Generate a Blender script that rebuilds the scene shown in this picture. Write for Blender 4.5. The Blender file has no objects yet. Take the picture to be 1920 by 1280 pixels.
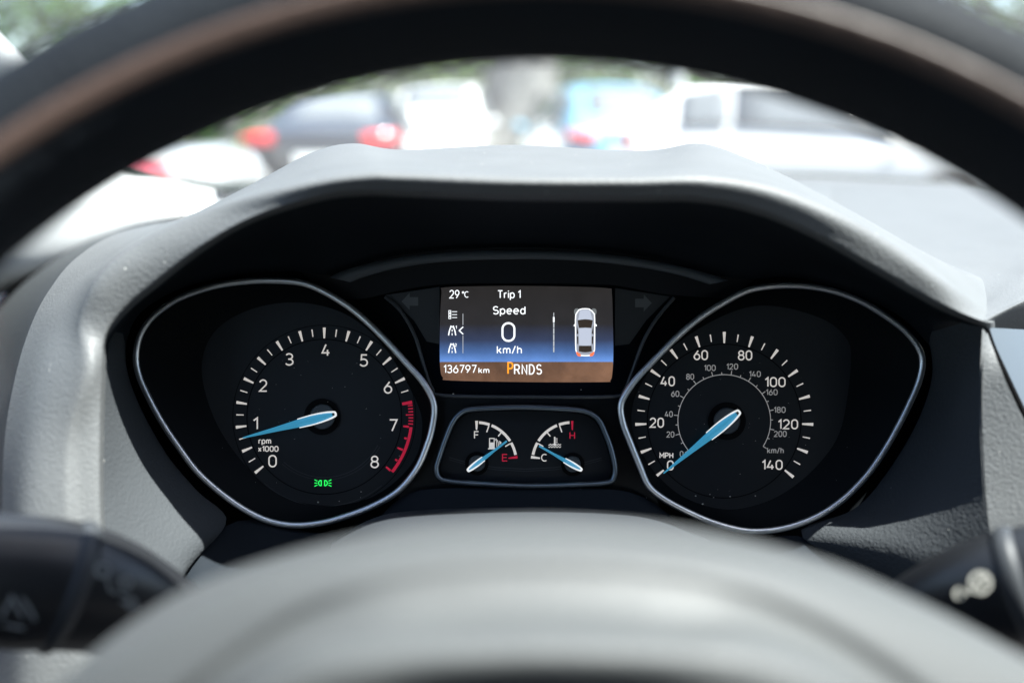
import bpy, bmesh, math, random
from mathutils import Vector, Matrix
random.seed(7)
S = bpy.context.scene
COL = S.collection
R = math.radians

# ------------------------------------------------------------------ camera
FPX = 1706.667                      # focal length in pixels of the 1920 wide photograph (32 mm on 36 mm)
PITCH = math.atan2(640 - 235, FPX)  # camera looks down: horizon at y = 235
CAM = Vector((0.0, 0.0, 1.02))
FWD = Vector((0, math.cos(PITCH), -math.sin(PITCH)))
UP = Vector((0, math.sin(PITCH), math.cos(PITCH)))
cd = bpy.data.cameras.new('camera')
cam = bpy.data.objects.new('camera', cd)
COL.objects.link(cam)
cam.location = CAM
cam.rotation_euler = (math.pi / 2 - PITCH, 0, 0)
cd.lens = 32.0
cd.sensor_width = 36.0
cd.clip_start = 0.01
cd.clip_end = 500
cd.dof.use_dof = True
cd.dof.focus_distance = 0.402
cd.dof.aperture_fstop = 3.5
cd.dof.aperture_blades = 0
S.camera = cam

# ------------------------------------------------------------------ light
SUN_EL, SUN_AZ = R(61), R(116)
w = bpy.data.worlds.new('World')
S.world = w
w.use_nodes = True
nt = w.node_tree
bg = nt.nodes['Background']
sky = nt.nodes.new('ShaderNodeTexSky')
sky.sky_type = 'NISHITA'
sky.sun_disc = False
sky.sun_elevation = SUN_EL
sky.sun_rotation = SUN_AZ
nt.links.new(sky.outputs[0], bg.inputs[0])
bg.inputs[1].default_value = 0.06
ld = bpy.data.lights.new('sun', 'SUN')
ld.energy = 5.0
ld.angle = R(0.5)
ld.color = (1.0, 0.975, 0.94)
sun = bpy.data.objects.new('sun', ld)
COL.objects.link(sun)
SUN_DIR = Vector((math.cos(SUN_EL) * math.sin(SUN_AZ), math.cos(SUN_EL) * math.cos(SUN_AZ), math.sin(SUN_EL)))
sun.rotation_euler = SUN_DIR.to_track_quat('Z', 'Y').to_euler()
sun.location = (3, 3, 8)
S.view_settings.view_transform = 'Standard'
S.view_settings.look = 'None'
S.view_settings.exposure = 2.65
S.view_settings.gamma = 1.0
S.view_settings.use_curve_mapping = False
S.render.engine = 'CYCLES'
S.cycles.use_denoising = True
try:
    S.cycles.denoiser = 'OPENIMAGEDENOISE'
except Exception:
    pass
S.cycles.max_bounces = 8
S.cycles.transparent_max_bounces = 16
S.cycles.sample_clamp_indirect = 4.0

# ------------------------------------------------------------------ helpers
def P(x, y, d):
    """A measured point of the car: picture direction (x, y) at d metres along the view axis, in world metres."""
    return CAM + Vector((1, 0, 0)) * ((x - 960) / FPX * d) + UP * ((640 - y) / FPX * d) + FWD * d

ORIGIN = {}
def origin_of(o):
    return ORIGIN.get(o.name, Vector((0, 0, 0)))

def thing(name, label, cat, loc=(0, 0, 0), group=None, kind=None):
    o = bpy.data.objects.new(name, None)
    COL.objects.link(o)
    o.empty_display_size = 0.02
    o.location = loc
    o['label'] = label
    o['category'] = cat
    if group: o['group'] = group
    if kind: o['kind'] = kind
    ORIGIN[o.name] = Vector(loc)
    return o

def mk(name, verts, faces, m, parent=None, smooth=True, fix=True, angle=40):
    org = origin_of(parent) if parent else Vector((0, 0, 0))
    me = bpy.data.meshes.new(name)
    me.from_pydata([tuple(Vector(v) - org) for v in verts], [], faces)
    if fix:
        bm = bmesh.new(); bm.from_mesh(me)
        bmesh.ops.remove_doubles(bm, verts=bm.verts, dist=1e-7)
        bmesh.ops.recalc_face_normals(bm, faces=bm.faces)
        bm.to_mesh(me); bm.free()
    if smooth:
        for p in me.polygons: p.use_smooth = True
        if angle: 
            try: me.set_sharp_from_angle(angle=R(angle))
            except Exception: pass
    me.materials.append(m)
    o = bpy.data.objects.new(name, me)
    COL.objects.link(o)
    if parent:
        o.parent = parent
        ORIGIN[o.name] = org
    return o

def tag(o, label, cat, group=None):
    o['label'] = label; o['category'] = cat
    if group: o['group'] = group
    return o

class MB:
    """collects verts and faces for one mesh"""
    def __init__(s): s.v = []; s.f = []
    def add(s, vs, fs):
        b = len(s.v); s.v += [Vector(v) for v in vs]; s.f += [tuple(i + b for i in f) for f in fs]; return s
    def grid(s, rows, closed_u=False, closed_v=False):
        n = len(rows); m = len(rows[0]); vs = [p for r in rows for p in r]; fs = []
        for i in range(n if closed_v else n - 1):
            for j in range(m if closed_u else m - 1):
                a = i * m + j; b = i * m + (j + 1) % m
                c = ((i + 1) % n) * m + (j + 1) % m; d = ((i + 1) % n) * m + j
                fs.append((a, b, c, d))
        return s.add(vs, fs)
    def poly(s, pts): return s.add(pts, [tuple(range(len(pts)))])
    def prism(s, a, b):
        n = len(a)
        fs = [tuple(range(n)), tuple(range(2 * n - 1, n - 1, -1))]
        fs += [(i, i + n, (i + 1) % n + n, (i + 1) % n) for i in range(n)]
        return s.add(list(a) + list(b), fs)
    def box(s, c, sz, M=None):
        vs = []
        for dx in (-.5, .5):
            for dy in (-.5, .5):
                for dz in (-.5, .5):
                    v = Vector((dx * sz[0], dy * sz[1], dz * sz[2]))
                    if M: v = M @ v
                    vs.append(Vector(c) + v)
        return s.add(vs, [(0, 1, 3, 2), (4, 6, 7, 5), (0, 4, 5, 1), (2, 3, 7, 6), (0, 2, 6, 4), (1, 5, 7, 3)])
    def tube(s, pts, r, n=10, closed=False, flat=1.0, up=None):
        """r a number or a list; flat squashes along 'up'"""
        k = len(pts); rows = []
        for i, p in enumerate(pts):
            a = pts[(i - 1) % k] if closed or i > 0 else pts[i]
            b = pts[(i + 1) % k] if closed or i < k - 1 else pts[i]
            t = (Vector(b) - Vector(a)).normalized()
            u = up or FWD
            x = t.cross(u)
            if x.length < 1e-6: x = t.orthogonal()
            x.normalize(); y = x.cross(t).normalized()
            rr = r[i] if isinstance(r, (list, tuple)) else r
            rows.append([Vector(p) + x * (rr * math.cos(2 * math.pi * j / n)) + y * (rr * flat * math.sin(2 * math.pi * j / n)) for j in range(n)])
        s.grid(rows, closed_u=True, closed_v=closed)
        if not closed:
            s.poly(rows[0]); s.poly(rows[-1])
        return s
    def build(s, name, m, parent=None, **k): return mk(name, s.v, s.f, m, parent, **k)

def cr(p0, p1, p2, p3, t):
    return tuple(0.5 * (2 * b + (c - a) * t + (2 * a - 5 * b + 4 * c - d) * t * t + (3 * b - a - 3 * c + d) * t ** 3) for a, b, c, d in zip(p0, p1, p2, p3))

def spline(pts, n=6, closed=False):
    k = len(pts); out = []
    for i in range(k if closed else k - 1):
        if closed:
            q = [pts[(i + j) % k] for j in (-1, 0, 1, 2)]
        else:
            q = [pts[max(i - 1, 0)], pts[i], pts[i + 1], pts[min(i + 2, k - 1)]]
        for j in range(n): out.append(cr(*q, j / n))
    if not closed: out.append(tuple(pts[-1]))
    return out

def loft(rows, n=5, m=5):
    """rows: lists of (x, y, d) stations; smooth both ways; returns world grid"""
    a = [spline(r, n) for r in rows]
    cols = [spline([r[j] for r in a], m) for j in range(len(a[0]))]
    return [[P(*cols[j][i]) for j in range(len(cols))] for i in range(len(cols[0]))]

def resample(pts, n, closed=False):
    q = list(pts) + ([pts[0]] if closed else [])
    L = [0]
    for a, b in zip(q, q[1:]): L.append(L[-1] + math.dist(a, b))
    out = []; k = 0
    for i in range(n):
        s_ = L[-1] * i / (n if closed else n - 1)
        while k < len(L) - 2 and L[k + 1] < s_: k += 1
        t = (s_ - L[k]) / max(L[k + 1] - L[k], 1e-9)
        out.append(tuple(a + (b - a) * t for a, b in zip(q[k], q[k + 1])))
    return out

# ------------------------------------------------------------------ materials
def mat(name, col, rough=.5, metal=0, spec=.5, emit=None, es=0, bump=None, dust=0, coat=0, vary=0):
    m = bpy.data.materials.new(name); m.use_nodes = True
    t = m.node_tree; b = t.nodes['Principled BSDF']
    b.inputs['Base Color'].default_value = (*col, 1)
    b.inputs['Roughness'].default_value = rough
    b.inputs['Metallic'].default_value = metal
    b.inputs['Specular IOR Level'].default_value = spec
    b.inputs['Coat Weight'].default_value = coat
    if emit:
        b.inputs['Emission Color'].default_value = (*emit, 1); b.inputs['Emission Strength'].default_value = es
    tc = t.nodes.new('ShaderNodeTexCoord')
    basecol = None
    if vary:
        nz = t.nodes.new('ShaderNodeTexNoise'); nz.inputs['Scale'].default_value = vary[0]; nz.inputs['Detail'].default_value = 4
        t.links.new(tc.outputs['Object'], nz.inputs['Vector'])
        mx = t.nodes.new('ShaderNodeMix'); mx.data_type = 'RGBA'
        mx.inputs['A'].default_value = (*[c * (1 - vary[1]) for c in col], 1)
        mx.inputs['B'].default_value = (*[min(1, c * (1 + vary[1])) for c in col], 1)
        t.links.new(nz.outputs['Fac'], mx.inputs['Factor'])
        basecol = mx.outputs['Result']
        t.links.new(basecol, b.inputs['Base Color'])
    if dust:
        vo = t.nodes.new('ShaderNodeTexVoronoi'); vo.inputs['Scale'].default_value = 260
        vo.inputs['Randomness'].default_value = 1
        t.links.new(tc.outputs['Object'], vo.inputs['Vector'])
        # a small speck in only some of the cells
        sp = t.nodes.new('ShaderNodeMath'); sp.operation = 'LESS_THAN'; sp.inputs[1].default_value = .072
        t.links.new(vo.outputs['Distance'], sp.inputs[0])
        sep = t.nodes.new('ShaderNodeSeparateColor'); t.links.new(vo.outputs['Color'], sep.inputs[0])
        ch = t.nodes.new('ShaderNodeMath'); ch.operation = 'LESS_THAN'; ch.inputs[1].default_value = dust
        t.links.new(sep.outputs[0], ch.inputs[0])
        mu = t.nodes.new('ShaderNodeMath'); mu.operation = 'MULTIPLY'
        t.links.new(sp.outputs[0], mu.inputs[0]); t.links.new(ch.outputs[0], mu.inputs[1])
        mx = t.nodes.new('ShaderNodeMix'); mx.data_type = 'RGBA'
        mx.inputs['A'].default_value = (*col, 1); mx.inputs['B'].default_value = (.5, .49, .45, 1)
        if basecol: t.links.new(basecol, mx.inputs['A'])
        t.links.new(mu.outputs[0], mx.inputs['Factor'])
        t.links.new(mx.outputs['Result'], b.inputs['Base Color'])
    if bump:
        sc, strength, dist = bump
        v1 = t.nodes.new('ShaderNodeTexVoronoi'); v1.feature = 'SMOOTH_F1'; v1.inputs['Scale'].default_value = sc
        n1 = t.nodes.new('ShaderNodeTexNoise'); n1.inputs['Scale'].default_value = sc * 1.6; n1.inputs['Detail'].default_value = 4
        t.links.new(tc.outputs['Object'], n1.inputs['Vector'])
        t.links.new(tc.outputs['Object'], v1.inputs['Vector'])
        ad = t.nodes.new('ShaderNodeMath'); ad.operation = 'ADD'
        t.links.new(v1.outputs['Distance'], ad.inputs[0]); t.links.new(n1.outputs['Fac'], ad.inputs[1])
        bp = t.nodes.new('ShaderNodeBump'); bp.inputs['Strength'].default_value = strength; bp.inputs['Distance'].default_value = dist
        t.links.new(ad.outputs[0], bp.inputs['Height']); t.links.new(bp.outputs[0], b.inputs['Normal'])
    return m

M_pad = mat('grained_soft_plastic', (.092, .096, .098), .55, spec=.35, bump=(820, .36, .0005), dust=.15, vary=(40, .12))
M_padR = mat('grained_dash_plastic', (.090, .094, .097), .55, spec=.35, bump=(820, .36, .0005), dust=.10, vary=(40, .1))
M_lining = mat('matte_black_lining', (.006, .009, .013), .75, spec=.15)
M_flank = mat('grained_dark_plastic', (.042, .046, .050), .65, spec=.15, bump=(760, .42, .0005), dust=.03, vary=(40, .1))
M_facia = mat('gloss_black_facia', (.003, .004, .006), .35, spec=.3)
M_recess = mat('black_recess', (.002, .003, .004), .6, spec=.1)
M_dial = mat('dial_black', (.0055, .0075, .0105), .45, spec=.3, vary=(60, .2))

M_groove_shadow = mat('dial_groove', (.001, .001, .0015), .6, spec=.1)  # also colours the painted shadow rings round the needle hubs
M_line = mat('dial_arc', (.018, .024, .03), .4)
M_hub = mat('needle_hub', (.03, .038, .044), .5)
M_chrome = mat('satin_chrome', (.74, .75, .76), .38, metal=1)
M_mark = mat('lit_marks', (.5, .48, .45), .6, emit=(1, .93, .86), es=0.0754)
M_mark2 = mat('lit_marks_dim', (.3, .3, .29), .6, emit=(1, .96, .92), es=0.0287)
M_red = mat('red_marks', (.4, .01, .03), .6, emit=(1, .02, .09), es=0.0457)
M_needle = mat('needle_blue', (.03, .2, .36), .35, emit=(.07, .44, .70), es=0.0764)
M_needle2 = mat('needle_blue_ridge', (.03, .2, .36), .3, emit=(.07, .44, .70), es=0.0898)
M_ntail = mat('needle_white_edge', (.7, .7, .68), .35, emit=(1, 1, .97), es=0.1056)
M_green = mat('green_lamp', (.02, .3, .05), .5, emit=(.02, 1, .13), es=0.1692)
M_arrow = mat('unlit_arrow', (.075, .078, .08), .5)
M_apanel = mat('arrow_panel', (.010, .011, .013), .4)
M_leather = mat('wheel_leather', (.0065, .0085, .0115), .72, spec=.12, bump=(380, .5, .0007), vary=(30, .3))
M_reflection = mat('reflection_brown', (.055, .034, .027), .5, bump=(420, .3, .0005))
M_hubpad = mat('wheel_pad', (.060, .063, .064), .55, spec=.3, bump=(700, .4, .0004))
M_stalk = mat('stalk_black', (.012, .013, .015), .36, spec=.5)
M_icon = mat('white_print', (.24, .24, .22), .5)
M_pillar = mat('pale_pillar_trim', (.42, .43, .43), .6, bump=(500, .2, .0004))
M_seal = mat('rubber_seal', (.015, .02, .016), .6)
M_unseen_cabin = mat('unseen_cabin_cloth', (.05, .05, .052), .85)
M_unseen_roof = mat('unseen_roof_cloth', (.07, .07, .068), .9)

# ------------------------------------------------------------------ the setting
def noise_mat(name, c1, c2, scale, rough=.9):
    m = bpy.data.materials.new(name); m.use_nodes = True; t = m.node_tree; b = t.nodes['Principled BSDF']
    tc = t.nodes.new('ShaderNodeTexCoord'); n = t.nodes.new('ShaderNodeTexNoise'); n.inputs['Scale'].default_value = scale; n.inputs['Detail'].default_value = 8
    r = t.nodes.new('ShaderNodeValToRGB'); r.color_ramp.elements[0].color = (*c1, 1); r.color_ramp.elements[1].color = (*c2, 1)
    r.color_ramp.elements[0].position = .35; r.color_ramp.elements[1].position = .65
    t.links.new(tc.outputs['Object'], n.inputs['Vector']); t.links.new(n.outputs['Fac'], r.inputs[0]); t.links.new(r.outputs[0], b.inputs['Base Color'])
    b.inputs['Roughness'].default_value = rough; b.inputs['Specular IOR Level'].default_value = .2
    return m
M_asphalt = noise_mat('asphalt', (.045, .045, .045), (.085, .085, .08), 6)
M_grass = noise_mat('grass', (.06, .10, .02), (.14, .19, .04), 3)
M_bark = noise_mat('bark', (.09, .09, .088), (.16, .158, .155), 5)
M_leaf = [noise_mat('leaf_a', (.025, .07, .015), (.06, .12, .025), 2), noise_mat('leaf_b', (.05, .11, .02), (.12, .18, .03), 2)]

def ground():
    mb = MB(); n = 24
    ys = [-40, -10, 0, 5, 10, 17.0]
    mb.grid([[Vector((x, y, 0)) for x in (-120, -20, 0, 20, 120)] for y in ys])
    o = mb.build('ground', M_asphalt, smooth=False); o['kind'] = 'structure'
    mb = MB(); mb.grid([[Vector((x, y, .004 + (.0 if y < 17.2 else .12))) for x in (-120, -20, 0, 20, 120)] for y in (17.0, 17.2, 30, 300)])
    o = mb.build('grass_verge', M_grass, smooth=False); o['kind'] = 'structure'
ground()

# ------------------------------------------------------------------ trees and hedge
def leaves(mb, c, rad, n, size):
    for _ in range(n):
        while True:
            v = Vector((random.uniform(-1, 1), random.uniform(-1, 1), random.uniform(-1, 1)))
            if v.length < 1: break
        v = v.normalized() * (v.length ** .5)
        p = Vector(c) + Vector((v.x * rad[0], v.y * rad[1], v.z * rad[2]))
        a = Vector((random.gauss(0, 1), random.gauss(0, 1), random.gauss(0, 1))).normalized()
        b = a.orthogonal().normalized(); c2 = a.cross(b)
        s_ = size * random.uniform(.6, 1.4)
        mb.add([p + b * s_, p + c2 * s_ * .55, p - b * s_, p - c2 * s_ * .55], [(0, 1, 2, 3)])

def tree(x, y, h, cr_, label, lm, trunk_r=.16, crown_low=.8, n=1500, lean=0):
    t = thing('tree', label, 'tree', (x, y, 0), 'trees beyond the car park')
    mb = MB(); pts = []; rs = []
    for i in range(9):
        k = i / 8
        pts.append(Vector((x + lean * k + .08 * math.sin(3 * k + x), y, -.05 + h * .75 * k))); rs.append(trunk_r * (1.25 - .8 * k) * (1.25 if i == 0 else 1))
    mb.tube(pts, rs, 12, up=Vector((0, 1, 0)))
    for i in range(5):
        a = random.uniform(0, 6.28); z = h * random.uniform(.4, .7)
        q = [Vector((x + lean * z / h, y, z)), Vector((x + lean * z / h + math.cos(a) * cr_ * .35, y + math.sin(a) * cr_ * .35, z + h * .13)), Vector((x + math.cos(a) * cr_ * .7, y + math.sin(a) * cr_ * .7, z + h * .2))]
        mb.tube(q, [trunk_r * .4, trunk_r * .25, trunk_r * .08], 7, up=Vector((.3, .2, .9)))
    mb.build('trunk', M_bark, t)
    mb = MB()
    k = 12
    for i in range(k):
        a = random.uniform(0, 6.28); rr = random.uniform(.1, .75) * cr_
        z = random.uniform(crown_low + .4, h)
        s_ = cr_ * random.uniform(.3, .5)
        leaves(mb, (x + lean * z / h + math.cos(a) * rr, y + math.sin(a) * rr * .7, z), (s_, s_, s_ * .8), n // k, .10)
    mb.build('crown', lm, t, smooth=False, fix=False)
    return t
def XP(px, y): return (px - 960) / FPX * y * math.cos(PITCH)
tree_specs = [
    (-10.5, 15.5, 7.5, 2.6, 'tall tree with pale green leaves beyond the windscreen pillar', 1),
    (-6.4, 21, 6.0, 2.4, 'broad green tree behind the dark saloon car', 0),
    (-2.9, 22, 6.2, 2.3, 'green tree rising behind the white van front', 1),
    (2.0, 23, 6.5, 2.5, 'dark green tree behind the blue hatchback', 0),
    (5.2, 22, 6.2, 2.6, 'green tree behind the pale lamp post and white hatchback', 0),
    (9.5, 23, 6.5, 2.8, 'large green tree far right behind the steering wheel rim', 1),
    (14.5, 24, 6.5, 2.8, 'green tree farthest right along the car park edge', 0),
]
for x, y, h, c, lab, li in tree_specs: tree(x, y, h, c, lab, M_leaf[li], n=1700)
tb = tree(XP(960, 19), 19.5, 8.5, 2.2, 'thick grey barked tree between the white van and the blue hatchback', M_leaf[0], trunk_r=.72, crown_low=4.5, n=900, lean=.5)
hm = MB()
for i in range(360):
    x = -24 + 48 * i / 359
    leaves(hm, (x, 25.5 + random.uniform(-.5, .5), random.uniform(.5, 4.6)), (1.0, .7, 1.1), 70, .17)
tag(hm.build('hedge', M_leaf[0], smooth=False, fix=False), 'long dense green hedge behind the parked cars', 'hedge')

lp = thing('lamp_post', 'pale grey lamp post standing behind the white hatchback', 'lamp post', (XP(1270, 17.6), 17.6, .12))
x0 = XP(1270, 17.6)
MB().tube([Vector((x0, 17.6, .12)), Vector((x0, 17.6, 3)), Vector((x0, 17.6, 6.5))], [.13, .12, .09], 12, up=Vector((0, 1, 0))).build('post', mat('galvanised', (.55, .56, .56), .5), lp)
MB().box((x0, 17.3, 6.5), (.25, .8, .12)).build('lamp_head', mat('lamp_grey', (.3, .3, .3), .5), lp)

# ------------------------------------------------------------------ parked cars
M_glass_car = mat('car_glass', (.11, .12, .125), .05, spec=.8, coat=.5)
M_tyre = mat('tyre', (.02, .02, .02), .8)
M_alloy = mat('alloy', (.45, .45, .46), .35, metal=.8)
M_tail = mat('tail_lamp', (.5, .012, .012), .2, coat=1)
M_lamp = mat('head_lamp', (.7, .72, .75), .1, coat=1)
M_plate = mat('plate', (.75, .76, .75), .5)
M_trim = mat('car_trim', (.03, .03, .032), .5)

def paint(name, c): return mat(name, c, .3, coat=1.0, spec=.5)

def make_car(name, label, cat, pm, x, y, heading, L=4.3, W=1.8, H=1.48, style='hatch'):
    """heading: degrees clockwise from +Y (away from the camera)"""
    t = thing(name, label, cat, (x, y, 0), 'cars parked across the car park')
    h = R(heading)
    f = Vector((math.sin(h), math.cos(h), 0)); r = Vector((f.y, -f.x, 0))
    def T(p): return Vector((x, y, 0)) + r * p[0] + f * p[1] + Vector((0, 0, p[2]))
    hw = W / 2
    # stations: y, z low, z belt, z top, half width at sill, at belt, at top
    if style == 'saloon':
        st = [(-.5, .32, .62, .88, .80, .86, .70), (-.485, .24, .70, .98, .88, .93, .78), (-.36, .20, .92, 1.02, .95, .97, .80), (-.30, .2, .95, 1.03, .96, .98, .78), (-.17, .2, .96, H - .05, .97, 1, .64), (0, .2, .95, H, .97, 1, .66), (.12, .2, .94, H - .06, .97, 1, .66), (.27, .2, .93, .98, .97, 1, .80), (.44, .22, .74, .84, .95, .97, .76), (.49, .26, .60, .70, .84, .87, .68), (.5, .34, .52, .58, .76, .8, .6)]
        iw = (4, 6, 7, 3)
    elif style == 'van':
        st = [(-.5, .34, .74, 1.05, .82, .9, .70), (-.49, .25, .86, 1.45, .9, .95, .68), (-.46, .22, .98, H - .1, .95, .98, .70), (-.40, .2, 1.02, H, .97, 1, .74), (-.1, .2, 1.0, H + .02, .97, 1, .76), (.10, .2, .99, H - .05, .97, 1, .74), (.26, .2, 1.0, 1.08, .97, 1, .84), (.43, .24, .88, .98, .95, .97, .80), (.49, .28, .68, .80, .86, .9, .72), (.5, .36, .58, .66, .78, .84, .66)]
        iw = (3, 5, 6, 2)
    else:
        st = [(-.5, .34, .64, .86, .80, .87, .72), (-.488, .25, .78, 1.02, .89, .94, .74), (-.44, .22, .92, 1.12, .94, .97, .72), (-.35, .2, .95, H - .09, .96, .99, .64), (-.22, .2, .95, H - .01, .97, 1, .67), (-.05, .2, .94, H, .97, 1, .68), (.10, .2, .93, H - .07, .97, 1, .66), (.26, .2, .92, .99, .97, 1, .80), (.42, .23, .78, .89, .95, .97, .78), (.485, .27, .62, .74, .86, .89, .70), (.5, .35, .53, .60, .77, .81, .62)]
        iw = (3, 6, 7, 2)
    rings = []
    for (yy, zl, zb, zt, wl, wb, wt) in st:
        Y = yy * L
        half = [(wl * hw * .80, zl), (wl * hw * .97, zl + .07), (wb * hw, zl + (zb - zl) * .55), (wb * hw * .985, zb), (wt * hw * 1.02, zt - .05), (wt * hw * .86, zt - .008), (0, zt + .012)]
        ring = [(a, Y, z) for a, z in half] + [(-a, Y, z) for a, z in half[-2::-1]]
        rings.append(ring)
    mb = MB(); mb.grid([[T(p) for p in ring] for ring in rings], closed_u=True)
    mb.poly([T(p) for p in rings[0]]); mb.poly([T(p) for p in rings[-1]])
    b = mb.build('body', pm, t, angle=35)
    sub = b.modifiers.new('smooth', 'SUBSURF'); sub.levels = 2; sub.render_levels = 2
    def lerp(a, c, k): return tuple(p + (q - p) * k for p, q in zip(a, c))
    def pane(q, ins=.07, off=.016, nm='window', m=M_glass_car, par=None):
        a, bb, c, d = [Vector(v) for v in q]
        n = (bb - a).cross(d - a).normalized()
        cen = (a + bb + c + d) / 4
        if n.dot(cen - Vector((0, 0, .7))) < 0: n = -n
        qs = []
        for k in range(4):
            pts = [a, bb, c, d]; qs.append(pts[k] + (cen - pts[k]) * ins)
        bm2 = MB(); rows = []
        for i in range(7):
            u = i / 6
            rows.append([T(tuple((qs[0].lerp(qs[1], v_ / 4)).lerp(qs[3].lerp(qs[2], v_ / 4), u) + n * (off + .02 * math.sin(math.pi * u) * math.sin(math.pi * v_ / 4)))) for v_ in range(5)])
        bm2.grid(rows)
        o_ = bm2.build(nm, m, t)
        so = o_.modifiers.new('thick', 'SOLIDIFY'); so.thickness = .006
        return o_
    i0, i1, i2, i3 = iw
    for s_ in (1, -1):
        def g(i, k): q = rings[i][k]; return (q[0] * s_, q[1], q[2])
        mid = (i0 + i1) // 2 if i1 - i0 > 1 else i0
        # front and rear side windows
        pane([lerp(g(mid, 3), g(mid, 4), .08), lerp(g(i1, 3), g(i2, 3), .55), lerp(g(i1, 4), g(i1, 4), 1), lerp(g(mid, 3), g(mid, 4), .93)], .05)
        pane([lerp(g(i0, 3), g(i0, 4), .08), lerp(g(mid, 3), g(mid, 4), .08), lerp(g(mid, 3), g(mid, 4), .93), lerp(g(i0, 3), g(i0, 4), .9)], .06)
    A = lambda i, k, s_: (rings[i][k][0] * s_, rings[i][k][1], rings[i][k][2])
    pane([A(i2, 5, -1), A(i2, 5, 1), A(i1, 5, 1), A(i1, 5, -1)], .08, .02, 'windscreen')
    pane([A(i3, 5, -1), A(i3, 5, 1), A(i0, 5, 1), A(i0, 5, -1)], .10, .02, 'rear_window')
    # lamps, plate, mirrors, bumpers
    zr = .86 if style != 'van' else 1.0
    for s_ in (1, -1):
        mb = MB(); rows = []
        for i in range(6):
            u = i / 5; xx = s_ * hw * (.52 + .40 * u)
            yy = -.5 * L - .015 + (u ** 3) * .12
            rows.append([T((xx, yy, zr - .055 - .01 * u)), T((xx, yy - .03, zr - .03)), T((xx, yy - .03, zr + .04)), T((xx, yy + .01, zr + .08 + .02 * u)), T((xx, yy + .08, zr + .03)), T((xx, yy + .08, zr - .03))])
        mb.grid(rows, closed_u=True); mb.poly(rows[0]); mb.poly(rows[-1])
        mb.build('tail_light', M_tail, t)
        mb = MB(); rows = []
        for i in range(6):
            u = i / 5; xx = s_ * hw * (.45 + .42 * u); yy = .5 * L - .06 - (u ** 2) * .22
            rows.append([T((xx, yy + .04, .60)), T((xx, yy + .06, .66)), T((xx, yy, .74 + .03 * u)), T((xx, yy - .12, .68)), T((xx, yy - .12, .62))])
        mb.grid(rows, closed_u=True); mb.poly(rows[0]); mb.poly(rows[-1])
        mb.build('headlight', M_lamp, t)
        mb = MB(); c0 = (s_ * (hw + .09), .20 * L, 1.0 if style != 'van' else 1.08)
        rows = []
        for i in range(7):
            a = math.pi * i / 6; rr = math.sin(a)
            rows.append([T((c0[0] + s_ * .10 * -math.cos(a), c0[1] + .05 * max(rr, .2) * math.cos(b_), c0[2] + .075 * max(rr, .2) * math.sin(b_))) for b_ in [2 * math.pi * j / 10 for j in range(10)]])
        mb.grid(rows, closed_u=True); mb.poly(rows[0]); mb.poly(rows[-1])
        mb.build('wing_mirror', pm, t)
    MB().box(T((0, -.5 * L - .035, .66)), (.52, .02, .12), Matrix.Rotation(-h, 3, 'Z')).build('number_plate', M_plate, t)
    for yy, sg in ((-.5 * L, -1), (.5 * L, 1)):
        mb = MB(); rows = []
        for i in range(13):
            u = -1 + 2 * i / 12; xx = u * hw * .93; back = .16 * abs(u) ** 3
            y0 = yy + sg * (.03 - back)
            rows.append([T((xx, y0, .24)), T((xx, y0 + sg * .03, .32)), T((xx, y0 + sg * .02, .47)), T((xx, y0 - sg * .12, .50)), T((xx, y0 - sg * .12, .24))])
        mb.grid(rows, closed_u=True); mb.poly(rows[0]); mb.poly(rows[-1])
        mb.build('bumper', M_trim, t)
    for s_ in (1, -1):
        for yy in (-.31 * L, .31 * L):
            mb = MB(); rr = .315; prof = [(-.10, .20), (-.11, .28), (-.085, rr), (.085, rr), (.11, .28), (.10, .20)]
            rows = [[T((s_ * (hw - .10) + a, yy + q * math.cos(2 * math.pi * j / 28), rr + q * math.sin(2 * math.pi * j / 28))) for a, q in prof] for j in range(28)]
            mb.grid(rows, closed_v=True)
            wo = mb.build('wheel', M_tyre, t)
            mb = MB(); sx = s_ * (hw - .015)
            for k in range(5):
                a = 2 * math.pi * k / 5; d_ = Vector((0, math.cos(a), math.sin(a))); e = Vector((0, -math.sin(a), math.cos(a)))
                cc = Vector((sx, yy, rr))
                q = [cc + d_ * .03 + e * .03, cc + d_ * .2 + e * .045, cc + d_ * .2 - e * .045, cc + d_ * .03 - e * .03]
                mb.prism([T(v) for v in q], [T(v - Vector((s_ * .03, 0, 0))) for v in q])
            rows = [[T((sx + a, yy + q * math.cos(2 * math.pi * j / 28), rr + q * math.sin(2 * math.pi * j / 28))) for a, q in ((0, .205), (.004 * s_, .185), (-.06 * s_, .185), (-.06 * s_, .205))] for j in range(28)]
            mb.grid(rows, closed_v=True, closed_u=True)
            mb.build('wheel_rim', M_alloy, wo)
    return t

make_car('parked_car', 'black saloon car seen from behind with red tail lights', 'car', paint('paint_black', (.012, .013, .016)), XP(650, 12.2), 12.3, -2, L=4.6, W=1.84, H=1.46, style='saloon')
make_car('parked_van', 'tall white van facing this way behind the black saloon', 'van', paint('paint_white', (.62, .62, .61)), XP(822, 17.0), 17.6, 182, L=4.4, W=1.86, H=1.78, style='van')
make_car('parked_car', 'light blue hatchback seen from behind with its red lamp glinting', 'car', paint('paint_blue', (.12, .29, .40)), 1.22, 14.2, -9, L=4.1, W=1.78, H=1.60)
make_car('parked_car', 'white hatchback side on, in front of the blue hatchback', 'car', paint('paint_white_hatch', (.66, .66, .65)), 3.42, 10.55, 103, L=4.25, W=1.78, H=1.56)
make_car('parked_car', 'silver grey car parked sideways left of the black saloon', 'car', paint('paint_silver', (.28, .29, .29)), -4.55, 8.6, 92, L=4.2, W=1.78, H=1.45)
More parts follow.
